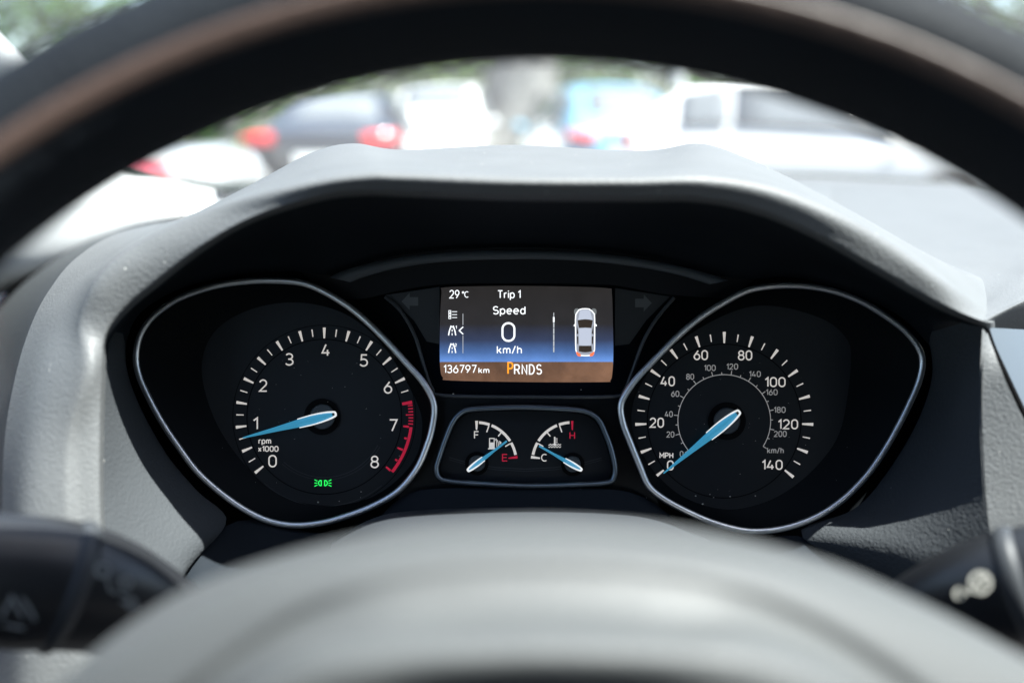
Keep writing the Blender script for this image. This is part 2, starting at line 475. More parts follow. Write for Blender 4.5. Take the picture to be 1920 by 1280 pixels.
make_car('parked_car', 'red car parked sideways, nearest on the far left', 'car', paint('paint_red', (.38, .02, .02)), -4.55, 6.4, 90, L=4.2, W=1.76, H=1.45)

# ------------------------------------------------------------------ own car: unseen cabin shell around the camera, added to block skylight
def cabin():  # added unseen shell
    z = CAM.z
    # unseen roof lining with windscreen header
    mb = MB()
    rows = []
    for (y, zz) in ((-.05, .33), (-.12, .345), (-.5, .38), (-1.2, .36), (-1.9, .24)):
        rows.append([Vector((x, y - .10 * abs(x) ** 2, z + zz - .07 * abs(x - .37) ** 3)) for x in (-.42, -.2, 0, .2, .4, .6, .8, 1.0, 1.15)])
    mb.grid(rows)
    o = mb.build('unseen_cabin_roof', M_unseen_roof, fix=False); o['kind'] = 'structure'
    so = o.modifiers.new('thick', 'SOLIDIFY'); so.thickness = .03; so.offset = 1
    for nm, x in (('unseen_cabin_wall', -.55), ('unseen_cabin_wall', 1.28)):
        mb = MB(); mb.box((x, -.75, z - .45), (.08, 2.4, .75))
        mb.box((x * .94 + .02, -.75, z + .06), (.07, .14, .55))
        o = mb.build(nm, M_unseen_cabin); o['kind'] = 'structure'
    mb = MB(); mb.box((.365, -1.75, z - .35), (1.75, .15, .95)); o = mb.build('unseen_cabin_wall', M_unseen_cabin); o['kind'] = 'structure'
    mb = MB(); mb.box((.365, -.5, z - .84), (1.8, 3.0, .05)); o = mb.build('unseen_cabin_floor', M_unseen_cabin); o['kind'] = 'structure'
cabin()

# ------------------------------------------------------------------ dashboard
dash = thing('dashboard', 'dark grey grained dashboard with raised instrument hood behind the steering wheel', 'dashboard', tuple(P(990, 1000, .42)))
# hood: lip L, crest Rr, shoulder M, back O
H = [
 # L                R                 M                 O
 ((230,1480,.335), (150,1480,.326), (20,1480,.326), (-40,1480,.345)),
 ((212,1260,.335), (152,1260,.326), (38,1260,.326), (-10,1260,.345)),
 ((200,1100,.335), (160,1100,.327), (40,1100,.328), (2,1100,.348)),
 ((190,960,.336), (165,960,.328), (40,960,.331), (4,960,.352)),
 ((189,820,.338), (166,820,.330), (50,820,.337), (9,820,.362)),
 ((193,690,.3392), (172,690,.332), (72,692,.346), (32,692,.377)),
 ((200,628,.3394), (157,608,.337), (100,605,.360), (62,600,.396)),
 ((240,575,.3385), (176,540,.3358), (140,540,.376), (95,540,.416)),
 ((300,525,.336), (212,494,.3365), (186,492,.392), (140,486,.440)),
 ((370,470,.331), (275,450,.338), (250,448,.400), (215,440,.465)),
 ((450,420,.325), (385,398,.335), (360,403,.395), (330,414,.470)),
 ((530,388,.320), (495,362,.322), (480,341,.395), (450,400,.480)),
 ((620,364,.315), (606,336,.313), (585,286,.405), (580,330,.490)),
 ((690,358,.313), (690,324,.310), (662,269,.415), (680,320,.500)),
 ((760,360,.312), (760,325,.309), (755,281,.420), (760,325,.500)),
 ((960,367,.310), (960,332,.307), (960,272,.425), (960,320,.505)),
 ((1180,369,.312), (1180,333,.309), (1200,283,.420), (1190,325,.500)),
 ((1310,371,.314), (1316,330,.311), (1312,269,.415), (1320,320,.500)),
 ((1420,394,.318), (1436,348,.315), (1400,297,.405), (1430,345,.500)),
 ((1530,440,.323), (1552,392,.320), (1500,343,.398), (1530,390,.490)),
 ((1640,502,.330), (1662,452,.328), (1640,420,.392), (1660,460,.470)),
 ((1760,570,.338), (1768,528,.336), (1765,492,.380), (1800,505,.430)),
 ((1846,604,.3455), (1849,585,.3570), (1855,548,.4100), (1864,532,.440)),
 ((1868,601,.3660), (1872,584,.3840), (1882,545,.4400), (1888,530,.470)),
]
H = [tuple([h[0], (h[0][0] - 42, h[1][1], h[0][2] - .005), h[2], h[3]]) if i < 5 else h for i, h in enumerate(H)]
rows = [[h[k] for h in H] for k in range(4)]
# rounded lip: an extra row folded just under the edge, and one in front
lip_in = [(x + (6 if i < 6 else 0), y + (10 if i >= 6 else 0), d + .006) for i, (x, y, d) in enumerate(rows[0])]
lip_fr = [tuple(a + (b - a) * .18 for a, b in zip(p, q)) for p, q in zip(rows[0], rows[1])]
lip_fr = [(x, y, d - .0015) for x, y, d in lip_fr]
q1 = [tuple(a + (b - a) * .30 for a, b in zip(p, q)) for p, q in zip(rows[1], rows[2])]
q1 = [(x, y, d - .003) for x, y, d in q1]
MB().grid(loft([lip_in, rows[0], lip_fr, rows[1], q1, rows[2], rows[3]], 6, 5)).build('instrument_hood', M_pad, dash, angle=0)

# inner loop round the instruments, at the facia
inner_top = [(233,690,.396),(238,640,.397),(262,588,.397),(330,545,.398),(430,517,.398),(540,508,.398),(620,515,.398),(720,484,.398),(830,469,.398),(960,464,.398),(1090,468,.398),(1210,482,.398),(1330,512,.398),(1400,524,.398),(1490,520,.398),(1600,550,.398),(1690,595,.398),(1745,650,.397)]
lip_top = [(x + (6 if i < 6 else 0), y + (9 if i >= 6 else 0), d + .005) for i, (x, y, d) in enumerate([h[0] for h in H])][5:]
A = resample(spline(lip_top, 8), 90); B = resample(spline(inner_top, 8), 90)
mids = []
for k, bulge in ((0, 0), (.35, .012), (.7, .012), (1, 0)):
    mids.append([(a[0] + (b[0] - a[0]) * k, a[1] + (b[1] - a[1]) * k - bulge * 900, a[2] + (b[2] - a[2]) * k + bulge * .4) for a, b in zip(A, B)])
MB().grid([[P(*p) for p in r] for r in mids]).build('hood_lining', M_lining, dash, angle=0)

def panel(name, outer, inner, m, n=40, bulge=0, steps=5):
    A = resample(spline(outer, 8), n); B = resample(spline(inner, 8), n); rows = []
    for i in range(steps + 1):
        k = i / steps; s_ = math.sin(math.pi * k) * bulge
        rows.append([P(a[0] + (b[0] - a[0]) * k, a[1] + (b[1] - a[1]) * k, a[2] + (b[2] - a[2]) * k - s_) for a, b in zip(A, B)])
    return MB().grid(rows).build(name, m, dash, angle=0)
# left side wall of the hood, from the seam to the ring of the rev counter
panel('side_panel', [(192,618,.346),(193,700,.345),(191,820,.343),(192,960,.341),(212,1090,.341),(255,1170,.343),(300,1200,.345)],
      [(236,626,.397),(238,690,.396),(262,760,.397),(312,850,.398),(370,920,.397),(425,978,.396),(349,1062,.375)], M_flank, bulge=.006)
panel('side_panel', [(1852,592,.351),(1842,700,.347),(1842,800,.347),(1848,920,.345),(1858,1010,.343),(1880,1120,.343),(1880,1200,.345)],
      [(1738,624,.397),(1748,700,.396),(1720,790,.397),(1660,890,.398),(1600,955,.397),(1500,1000,.395),(1634,1082,.375)], M_flank, bulge=.006)
# right hand lip that runs on past the hood corner, with the lit front face below it
rt = [[(1840,622,.358),(1882,622,.396),(1932,622,.428),(2050,622,.495),(2250,600,.630)],
      [(1846,604,.345),(1880,588,.361),(1930,566,.384),(2050,520,.447),(2250,460,.560)],
      [(1843,594,.350),(1884,576,.366),(1934,554,.390),(2052,508,.455),(2252,448,.570)],
      [(1838,579,.364),(1890,556,.388),(1940,532,.418),(2060,484,.495),(2260,424,.640)],
      [(1828,548,.402),(1900,510,.445),(1950,480,.490),(2070,430,.600),(2270,385,.800)],
      [(1640,470,.480),(1820,462,.525),(1950,430,.605),(2080,395,.740),(2280,370,.860)],
      [(1300,396,.640),(1640,394,.720),(1850,390,.755),(2000,385,.775),(2280,362,.880)],
      [(1250,352,.945),(1600,353,.925),(1790,354,.900),(1920,356,.880),(2150,362,.900)]]
MB().grid(loft(rt, 6, 5)).build('top_pad', M_padR, dash, angle=0)
MB().grid(loft([[(1920,356,.88),(1790,354,.9),(1640,353,.92),(1480,352,.93),(1200,352,.95),(960,353,.955),(700,354,.94),(480,357,.88),(405,360,.82)],
                [(1920,349,.93),(1790,344,.95),(1640,336,.97),(1480,329,.99),(1200,335,1.0),(960,340,1.0),(700,346,.98),(480,352,.92),(400,352,.86)]], 4, 2)).build('demister_strip', M_padR, dash, angle=0)
# dash top behind the hood on the left, and its shaded end towards the door
MB().grid(loft([[(330,416,.46),(450,402,.47),(580,340,.48),(760,330,.49),(960,325,.495),(1200,330,.49),(1430,350,.49),(1560,400,.49)],
                [(345,411,.6),(460,380,.6),(580,356,.62),(760,345,.66),(960,343,.68),(1200,345,.68),(1430,356,.66),(1560,380,.64)],
                [(395,385,.78),(480,357,.86),(700,354,.93),(820,353,.95),(960,353,.95),(1200,352,.945),(1480,352,.925),(1560,352,.92)]], 5, 4)).build('top_pad', M_padR, dash, angle=0)
MB().grid(loft([[(h[3][0] + 5, h[3][1] + 3, h[3][2] - .0005) for h in H[:11]],
                [(-80,1480,.50),(-70,1260,.50),(-60,1100,.50),(-50,960,.51),(-40,820,.53),(-10,690,.56),(15,610,.58),(55,545,.60),(115,490,.62),(200,445,.64),(335,414,.66)],
                [(-240,1380,.78),(-240,1160,.78),(-240,1000,.78),(-240,900,.79),(-230,800,.80),(-200,700,.82),(-130,600,.84),(-60,540,.86),(10,500,.88),(90,455,.90),(190,420,.92)]], 5, 4)).build('dash_end', M_flank, dash, angle=0)
# lit face and glossy trim at the right edge
MB().grid(loft([[(1842,616,.3485),(1838,700,.3478),(1838,800,.3475),(1844,920,.3455),(1854,1010,.3435),(1876,1120,.3435),(1876,1240,.346)],
                [(1852,626,.3515),(1876,690,.346),(1900,745,.344),(1960,870,.340),(2010,980,.336),(2060,1120,.333),(2060,1240,.333)]], 5, 4)).build('front_panel', M_pad, dash, angle=0)
MB().grid(loft([[(1853,614,.356),(1883,690,.354),(1910,748,.353),(1972,870,.350),(2020,980,.346)],
                [(1925,618,.380),(1965,690,.374),(2005,750,.369),(2085,870,.362),(2145,980,.356)]], 5, 3)).build('centre_trim', mat('slate_trim', (.045, .055, .066), .4), dash, angle=0)
MB().tube([P(*p) for p in spline([(1849,612,.355),(1862,650,.355),(1885,700,.354),(1912,757,.353),(1972,880,.350)], 6)], .0011, 6).build('panel_gap', M_groove_shadow, dash)
mb = MB(); mb.box((.55, .71, CAM.z - .37), (1.36, .44, .52))
mb.build('dash_body', M_padR, dash, smooth=False)
# lower panel and column shroud
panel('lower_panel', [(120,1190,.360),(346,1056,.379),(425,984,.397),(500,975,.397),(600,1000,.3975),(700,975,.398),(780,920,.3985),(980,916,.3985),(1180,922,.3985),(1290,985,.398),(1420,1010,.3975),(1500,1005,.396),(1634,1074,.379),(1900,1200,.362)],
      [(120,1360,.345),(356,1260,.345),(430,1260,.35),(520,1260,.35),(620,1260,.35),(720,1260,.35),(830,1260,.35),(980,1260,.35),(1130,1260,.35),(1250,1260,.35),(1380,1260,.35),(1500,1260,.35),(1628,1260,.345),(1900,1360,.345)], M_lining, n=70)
MB().grid(loft([[(630,1010,.392),(700,972,.391),(780,957,.390),(960,951,.389),(1140,956,.390),(1230,970,.391),(1320,1008,.392)],
                [(628,1012,.385),(698,976,.382),(780,962,.380),(960,956,.379),(1140,961,.380),(1232,974,.382),(1322,1010,.385)],
                [(618,1040,.37),(690,1020,.345),(780,1010,.335),(960,1006,.332),(1140,1010,.335),(1240,1018,.345),(1332,1034,.37)],
                [(600,1240,.34),(690,1240,.31),(780,1240,.30),(960,1240,.295),(1140,1240,.30),(1240,1240,.31),(1340,1240,.34)]], 6, 5)).build('column_cover', mat('column_plastic', (.03, .034, .04), .5, bump=(600, .3, .0004)), dash, angle=0)

# ------------------------------------------------------------------ windscreen, seal, pillar
pil = thing('windscreen_pillar', 'pale sunlit windscreen pillar trim left of the dashboard', 'pillar', tuple(P(300, 400, .75)))
pi = [[(408,352,.865),(330,341,.83),(235,315,.78),(130,204,.66),(28,92,.55),(-60,0,.49),(-220,-160,.42)],
      [(414,362,.85),(325,352,.80),(215,325,.75),(95,220,.63),(-15,112,.52),(-110,20,.46),(-270,-130,.40)],
      [(409,378,.83),(290,385,.76),(140,380,.68),(0,300,.58),(-130,210,.49),(-240,140,.44),(-380,0,.38)],
      [(390,398,.81),(250,425,.74),(60,500,.66),(-120,480,.58),(-260,420,.50),(-360,340,.45),(-480,200,.40)],
      [(345,418,.80),(220,446,.75),(20,545,.69),(-150,600,.62),(-300,560,.55),(-420,500,.50),(-560,380,.46)]]
MB().grid(loft(pi, 6, 5)).build('trim', M_pillar, pil, angle=0)

ws = thing('windscreen', 'clear sloping windscreen with dark rubber seal along the dashboard', 'windscreen', tuple(P(960, 345, .98)))
base = [(-60,150,.62),(60,220,.68),(150,275,.74),(235,316,.79),(300,338,.83),(405,352,.87),(480,352,.925),(700,346,.985),(960,340,1.005),(1200,335,1.005),(1480,328,.995),(1640,335,.975),(1790,343,.955),(1920,349,.935),(2200,352,.90),(2600,350,.86)]
bw = [P(*p) for p in spline(base, 5)]
rows = []
for i in range(11):
    k = i / 10; row = []
    for p in bw:
        top = Vector((p.x * .80 + .03, -.04 + .02 * math.cos(p.x), CAM.z + .34 - .05 * abs(p.x - .35) ** 2))
        q = p.lerp(top, k); q += Vector((0, .03, .05)) * math.sin(math.pi * k)
        row.append(q)
    rows.append(row)
gm = bpy.data.materials.new('windscreen_glass'); gm.use_nodes = True
t = gm.node_tree; t.nodes.remove(t.nodes['Principled BSDF'])
out = t.nodes['Material Output']; tr = t.nodes.new('ShaderNodeBsdfTransparent'); tr.inputs[0].default_value = (.80, .84, .83, 1)
tl = t.nodes.new('ShaderNodeBsdfTranslucent'); tl.inputs[0].default_value = (.9, .9, .88, 1)   # thin dust film
m0 = t.nodes.new('ShaderNodeMixShader'); m0.inputs[0].default_value = .034
t.links.new(tr.outputs[0], m0.inputs[1]); t.links.new(tl.outputs[0], m0.inputs[2])
gl = t.nodes.new('ShaderNodeBsdfGlossy'); gl.inputs['Roughness'].default_value = .02
lw = t.nodes.new('ShaderNodeLayerWeight'); lw.inputs[0].default_value = .5
pw = t.nodes.new('ShaderNodeMath'); pw.operation = 'POWER'; pw.inputs[1].default_value = 5
t.links.new(lw.outputs['Facing'], pw.inputs[0])
fr = t.nodes.new('ShaderNodeMath'); fr.operation = 'MULTIPLY_ADD'; fr.inputs[1].default_value = .7; fr.inputs[2].default_value = .04
t.links.new(pw.outputs[0], fr.inputs[0])
mx = t.nodes.new('ShaderNodeMixShader')
t.links.new(fr.outputs[0], mx.inputs[0]); t.links.new(m0.outputs[0], mx.inputs[1]); t.links.new(gl.outputs[0], mx.inputs[2]); t.links.new(mx.outputs[0], out.inputs[0])
MB().grid(rows).build('glass_pane', gm, ws, angle=0)
# ribbed seal along the glass foot
sp = [P(x, y + 2, d - (.012 if x < 700 else .006)) for x, y, d in spline(base[1:], 14)]
MB().tube(sp, [(.006 if p.x < -.1 else .0024) + .0006 * (i % 2) for i, p in enumerate(sp)], 8).build('seal', M_seal, ws, angle=0)

# ------------------------------------------------------------------ instruments
DD = .404                                    # depth of the dial faces
def Q(pts, d): return [P(x, y, d) for x, y in pts]
def fill(mb, pts, d):
    c = (sum(p[0] for p in pts) / len(pts), sum(p[1] for p in pts) / len(pts))
    vs = Q(pts, d) + [P(c[0], c[1], d)]; n = len(pts)
    return mb.add(vs, [(i, (i + 1) % n, n) for i in range(n)])
def polar(c, r, a): return (c[0] + r * math.sin(R(a)), c[1] - r * math.cos(R(a)))
def arc_band(mb, c, r0, r1, a0, a1, d, n=24):
    rows = [[P(*polar(c, r, a0 + (a1 - a0) * i / n), d) for i in range(n + 1)] for r in (r0, r1)]
    return mb.grid(rows)
def tick(mb, c, a, r0, r1, w0, w1, d):
    a_ = R(a); u = (math.sin(a_), -math.cos(a_)); v = (math.cos(a_), math.sin(a_))
    pts = [(c[0] + u[0] * r + v[0] * w_ / 2, c[1] + u[1] * r + v[1] * w_ / 2) for r, w_ in ((r0, w0), (r1, w1), (r1, -w1), (r0, -w0))]
    return mb.poly(Q(pts, d))
def stroke(mb, pts, w_, d, closed=False):
    """flat line of width w_ pixels with mitred corners"""
    q = [pts[0]]
    for p in pts[1:]:
        if math.dist(p, q[-1]) > 1e-4: q.append(p)
    if closed and math.dist(q[0], q[-1]) < 1e-4: q.pop()
    pts = q; n = len(pts); L_, R_ = [], []
    def seg(a, b):
        dx, dy = b[0] - a[0], b[1] - a[1]; l = math.hypot(dx, dy) or 1
        return (-dy / l, dx / l)
    for i in range(n):
        n0 = seg(pts[i - 1], pts[i]) if (i or closed) else None
        n1 = seg(pts[i], pts[(i + 1) % n]) if (i < n - 1 or closed) else None
        n0 = n0 or n1; n1 = n1 or n0
        mx_, my_ = n0[0] + n1[0], n0[1] + n1[1]; l = math.hypot(mx_, my_)
        if l < .3: mx_, my_ = n1; sc = 1
        else:
            mx_, my_ = mx_ / l, my_ / l; sc = min(2.2, 1 / max(.3, mx_ * n1[0] + my_ * n1[1]))
        mx_ *= w_ / 2 * sc; my_ *= w_ / 2 * sc
        L_.append((pts[i][0] + mx_, pts[i][1] + my_)); R_.append((pts[i][0] - mx_, pts[i][1] - my_))
    return mb.grid([Q(L_, d), Q(R_, d)], closed_u=closed)

def EA(cx, cy, rx, ry, a0, a1, n=14):
    return [(cx + rx * math.cos(R(a0 + (a1 - a0) * i / n)), cy + ry * math.sin(R(a0 + (a1 - a0) * i / n))) for i in range(n + 1)]
RING = lambda cx, cy, rx, ry: EA(cx, cy, rx, ry, 0, 360, 24)
# strokes of each character: y 0 baseline, 1 cap height
GL = {
 '0': [EA(.3, .68, .3, .32, 0, 180) + EA(.3, .32, .3, .32, 180, 360) + [(.6, .68)]],
 '1': [[(0, .76), (.25, 1), (.25, 0)]],
 '2': [EA(.3, .71, .29, .29, 165, -38) + [(0, 0), (.62, 0)]],
 '3': [EA(.27, .76, .27, .24, 150, -90) + [(.2, .52)], [(.2, .52)] + EA(.27, .26, .31, .26, 90, -152)],
 '4': [[(.34, 1), (0, .25), (.66, .25)], [(.48, .52), (.48, 0)]],
 '5': [[(.56, 1), (.10, 1), (.07, .57)] + EA(.26, .31, .33, .31, 118, -150)],
 '6': [RING(.3, .31, .3, .31), [(.43, 1), (.2, .68), (.04, .44)]],
 '7': [[(0, 1), (.58, 1), (.19, 0)]],
 '8': [RING(.3, .76, .255, .24), RING(.3, .27, .3, .27)],
 '9': [RING(.3, .69, .3, .31), [(.17, 0), (.4, .32), (.56, .56)]],
 'r': [[(0, 0), (0, .7)], [(0, .42)] + EA(.24, .42, .24, .27, 180, 75)],
 'p': [[(0, -.28), (0, .7)], RING(.27, .35, .27, .35)],
 'm': [[(0, 0), (0, .7)], EA(.19, .47, .19, .23, 180, 0) + [(.38, 0)], EA(.57, .47, .19, .23, 180, 0) + [(.76, 0)]],
 'x': [[(0, 0), (.46, .7)], [(0, .7), (.46, 0)]],
 'k': [[(0, 0), (0, 1)], [(.42, .7), (0, .26)], [(.15, .42), (.45, 0)]],
 '/': [[(0, -.04), (.36, 1.04)]],
 'h': [[(0, 0), (0, 1)], EA(.22, .46, .22, .24, 180, 0) + [(.44, 0)]],
 'i': [[(0, 0), (0, .7)], [(0, .87), (0, 1)]],
 'e': [[(.0, .37), (.56, .37)] + EA(.28, .35, .28, .35, 4, 312)],
 'd': [[(.52, 0), (.52, 1)], RING(.26, .35, .26, .35)],
 'S': [EA(.3, .745, .27, .255, 28, 262) + EA(.3, .26, .3, .26, 82, -152)],
 'T': [[(0, 1), (.62, 1)], [(.31, 1), (.31, 0)]],
 'P': [[(0, 0), (0, 1), (.32, 1)] + EA(.32, .735, .27, .265, 90, -90) + [(0, .47)]],
 'R': [[(0, 0), (0, 1), (.34, 1)] + EA(.34, .735, .26, .265, 90, -90) + [(0, .47)], [(.34, .47), (.62, 0)]],
 'N': [[(0, 0), (0, 1), (.58, 0), (.58, 1)]],
 'D': [[(0, 0), (0, 1), (.22, 1)] + EA(.22, .5, .38, .5, 90, -90) + [(0, 0), (0, .1)]],
 'M': [[(0, 0), (0, 1), (.36, .38), (.72, 1), (.72, 0)]],
 'H': [[(0, 0), (0, 1)], [(.58, 0), (.58, 1)], [(0, .51), (.58, .51)]],
 'F': [[(0, 0), (0, 1), (.52, 1)], [(0, .52), (.46, .52)]],
 'E': [[(.52, 0), (0, 0), (0, 1), (.52, 1)], [(0, .52), (.46, .52)]],
 'C': [EA(.34, .5, .34, .5, 52, 308, 20)],
 '\u00b0': [RING(.13, .86, .13, .13)],
}
def text(mb, txt, cx, cy, w_, h_, d, sw=2.4, gap=.26):
    """stroked lettering whose ink box is w_ x h_ pixels, centred at (cx, cy); sw is the stroke width in pixels"""
    strokes = []; x = 0
    for ch in txt:
        if ch == ' ': x += .3; continue
        g = GL[ch]; x0 = min(p[0] for s_ in g for p in s_)
        for s_ in g: strokes.append([(p[0] - x0 + x, p[1]) for p in s_])
        x += max(p[0] for s_ in g for p in s_) - x0 + gap
    xs = [p[0] for s_ in strokes for p in s_]; ys = [p[1] for s_ in strokes for p in s_]
    x0, x1, y0, y1 = min(xs), max(xs), min(ys), max(ys)
    kx = (w_ - sw) / max(x1 - x0, .01); ky = (h_ - sw) / max(y1 - y0, .01)
    for i, s_ in enumerate(strokes):
        q = [(cx + (p[0] - (x0 + x1) / 2) * kx, cy - (p[1] - (y0 + y1) / 2) * ky) for p in s_]
        stroke(mb, q, sw, d - (i % 5) * .000006, math.dist(s_[0], s_[-1]) < 1e-6)
    return mb

panel_t = thing('instrument_panel', 'gloss black instrument panel housing behind the gauges', 'panel', tuple(P(985, 900, .41)))
# back wall
bw_ = [(226,690),(232,636),(258,582),(328,538),(430,510),(540,502),(620,508),(720,476),(830,461),(960,456),(1090,460),(1210,474),(1330,505),(1400,518),(1490,512),(1600,544),(1695,590),(1752,650),(1756,700),(1728,795),(1668,895),(1600,965),(1500,1012),(1390,1015),(1250,1000),(700,1000),(600,1005),(480,985),(380,935),(300,850),(250,760)]
bw_ = [p for p in bw_ if p[1] < 900] 
bw_ = bw_[:-2] + [(1668,895),(1640,1120),(980,1120),(330,1120),(300,850),(250,760)]
MB().grid([Q(resample(bw_, 120, True), q_) for q_ in (.3995, .408, .4165)], closed_u=True).build('box_wall', M_recess, panel_t, angle=0)
fill(MB(), bw_, .4155).build('back_wall', M_recess, panel_t, smooth=False)
# front facia between the rings: a sheet with the display opening left free
fa = [(560,506),(620,512),(720,482),(830,467),(960,462),(1090,466),(1210,480),(1330,510),(1420,520)]
fb = [(620,560),(680,560),(735,548),(820,534),(960,531),(1100,533),(1160,536),(1250,552),(1370,560)]
MB().grid([Q(spline(fa, 6), .3985), Q(spline(fb, 6), .4025)]).build('upper_facia', M_facia, panel_t, angle=0)
lowf = MB()
la = [(806,720),(812,738),(830,744),(900,745),(990,746),(1080,746),(1150,745),(1166,736),(1176,720)]
lb = [(740,960),(775,948),(815,940),(860,938),(990,937),(1120,938),(1165,942),(1200,950),(1240,965)]
mid_ = [(813,770),(800,830),(810,870),(860,905),(990,915),(1120,905),(1160,870),(1172,830),(1166,770)]
lowf.grid([Q(spline(la, 6), .4055), Q(spline(lb, 6), .4045)]).build('lower_facia', M_facia, panel_t, angle=0)
# brow above the display
bt = [(618,520),(650,505),(730,486),(830,474),(960,470),(1090,473),(1200,485),(1300,505),(1366,526)]
bb = [(657,529),(690,517),(745,503),(830,491),(960,486),(1090,489),(1190,500),(1270,515),(1330,533)]
b1, b2 = spline(bt, 8), spline(bb, 8)
MB().grid([Q(b1, .3985), Q(b1, .393), [P((a[0] + b[0]) / 2, (a[1] + b[1]) / 2, .3915) for a, b in zip(b1, b2)], Q(b2, .393), Q(b2, .400)]).build('brow_trim', mat('slate_plastic', (.05, .058, .066), .5), panel_t, angle=0)
# rim of the display recess
ur = spline([(722,556),(752,584),(778,630),(796,690),(810,728),(832,741),(990,744),(1148,743),(1170,733),(1186,695),(1206,640),(1232,596),(1264,558)], 6)
MB().tube(Q(ur, .3995), .0008, 8).build('recess_rim', mat('rim_plastic', (.03, .035, .04), .4), panel_t)
# panels with the turn arrows
MB().poly(Q([(724,553),(824,538),(824,645),(800,640),(776,600)], .4025)).build('arrow_panel', M_apanel, panel_t, smooth=False)
MB().poly(Q([(1153,540),(1256,556),(1212,600),(1180,645),(1153,648)], .4025)).build('arrow_panel', M_apanel, panel_t, smooth=False)
def arrow(cx, cy, s_): return [(cx - s_ * 16, cy), (cx - s_ * 1, cy - 16), (cx - s_ * 1, cy - 8), (cx + s_ * 15, cy - 8), (cx + s_ * 15, cy + 8), (cx - s_ * 1, cy + 8), (cx - s_ * 1, cy + 16)]
for cx, cy, s_ in ((769, 565, 1), (1206, 568, -1)):
    MB().prism(Q(arrow(cx, cy, s_), .402), Q(arrow(cx, cy, s_), .4024)).build('turn_arrow', M_arrow, panel_t, smooth=False)
# dust on the panel foot
random.seed(3)
mb = MB()
for _ in range(90):
    x, y = random.uniform(560, 1420), random.uniform(915, 945)
    if random.random() < .3: x, y = random.uniform(830, 1140), random.uniform(727, 740)
    if _ >= 26: x, y = random.choice(((590, 780), (1390, 780))); x += random.gauss(0, 95); y += random.gauss(0, 80)
    r_ = random.uniform(.7, 1.8) if _ < 26 else random.uniform(.35, .8)
    rr = [[P(x, y, .3985) + (Vector((1, 0, 0)) * math.cos(a) * math.sin(b_) + UP * math.sin(a) * math.sin(b_) * .7 - FWD * math.cos(b_)) * (r_ * .000236) for a in [k * math.pi / 3 for k in range(6)]] for b_ in (.3, 1.0, 1.8, 2.8)]
    mb.grid(rr, closed_u=True)
do = mb.build('dust_specks', mat('dust', (.6, .58, .52), .9), panel_t); do['kind'] = 'stuff'

def ring_tube(outline, d, r, flat=1.0, n=14, per=8):
    pts = spline(outline, per, closed=True)
    return MB().tube(Q(pts, d), r, n, closed=True, flat=flat)
def cone(outline, d0, face, d1, n=120):
    a = resample(spline(outline, 8, True), n, True); b = resample(spline(face, 8, True), n, True)
    # align start
    k = min(range(n), key=lambda i: sum(math.dist(a[j], b[(j + i) % n]) for j in range(0, n, 10)))
    b = b[k:] + b[:k]
    return MB().grid([Q(a, d0), Q([((p[0] + q[0]) / 2, (p[1] + q[1]) / 2) for p, q in zip(a, b)], (d0 * .35 + d1 * .65)), Q(b, d1)], closed_u=True)

def needle(parent, tip, tail, wid, hub, hubr, d, tipw=2.4):
    dx, dy = tail[0] - tip[0], tail[1] - tip[1]; L = math.hypot(dx, dy); u = (dx / L, dy / L); v = (-u[1], u[0])
    def at(s_, o_): return (tip[0] + u[0] * s_ + v[0] * o_, tip[1] + u[1] * s_ + v[1] * o_)
    prof = [(0, tipw / 2), (L * .35, wid * .27), (L * .62, wid * .46), (L * .76, wid * .5), (L * .90, wid * .40), (L * .965, wid * .30)]
    lift = lambda s_: .0035 * (.3 + .7 * min(1, s_ / (L * .75)))
    mb = MB(); rows = []
    for s_, h_ in prof:
        z0 = d - .0012; z1 = z0 - lift(s_)
        rows.append([P(*at(s_, -h_), z0 - lift(s_) * .55), P(*at(s_, 0), z1), P(*at(s_, h_), z0 - lift(s_) * .55), P(*at(s_, h_ * .6), z0), P(*at(s_, -h_ * .6), z0)])
    mb.grid(rows, closed_u=True); mb.poly(rows[0]); mb.poly(rows[-1])
    no = mb.build('needle', M_needle, parent, angle=12)
    # pale edge that wraps the tail in a U
    path = [(L * .60, -wid * .50), (L * .76, -wid * .545), (L * .90, -wid * .44), (L * .985, -wid * .26), (L, -wid * .12), (L, wid * .12), (L * .985, wid * .26), (L * .90, wid * .44), (L * .76, wid * .545), (L * .60, wid * .50)]
    mb = MB(); pts = [P(*at(s_, o_), d - .0036) for s_, o_ in spline(path, 4)]
    n = len(pts); rr = [.00020 + .00026 * math.sin(math.pi * i / (n - 1)) for i in range(n)]
    mb.tube(pts, rr, 8, flat=.8).build('needle_edge', M_ntail, no)
    mb = MB(); prof = [(0, hubr * 1.42), (0, hubr), (.0022, hubr), (.0027, hubr * .93), (.0027, 0.01)]
    rows = [[P(*polar(hub, q, a * 7.5), d - z) for a in range(48)] for z, q in prof[1:]]
    mb.grid(rows, closed_u=True).build('hub_cap', M_hub, parent)
    mb = MB(); arc_band(mb, hub, hubr * .9, hubr * 1.42, 0, 360, d - .00025, 48); mb.build('hub_shadow', M_groove_shadow, parent, smooth=False)  # black ring painted round the hub cap for its shadow

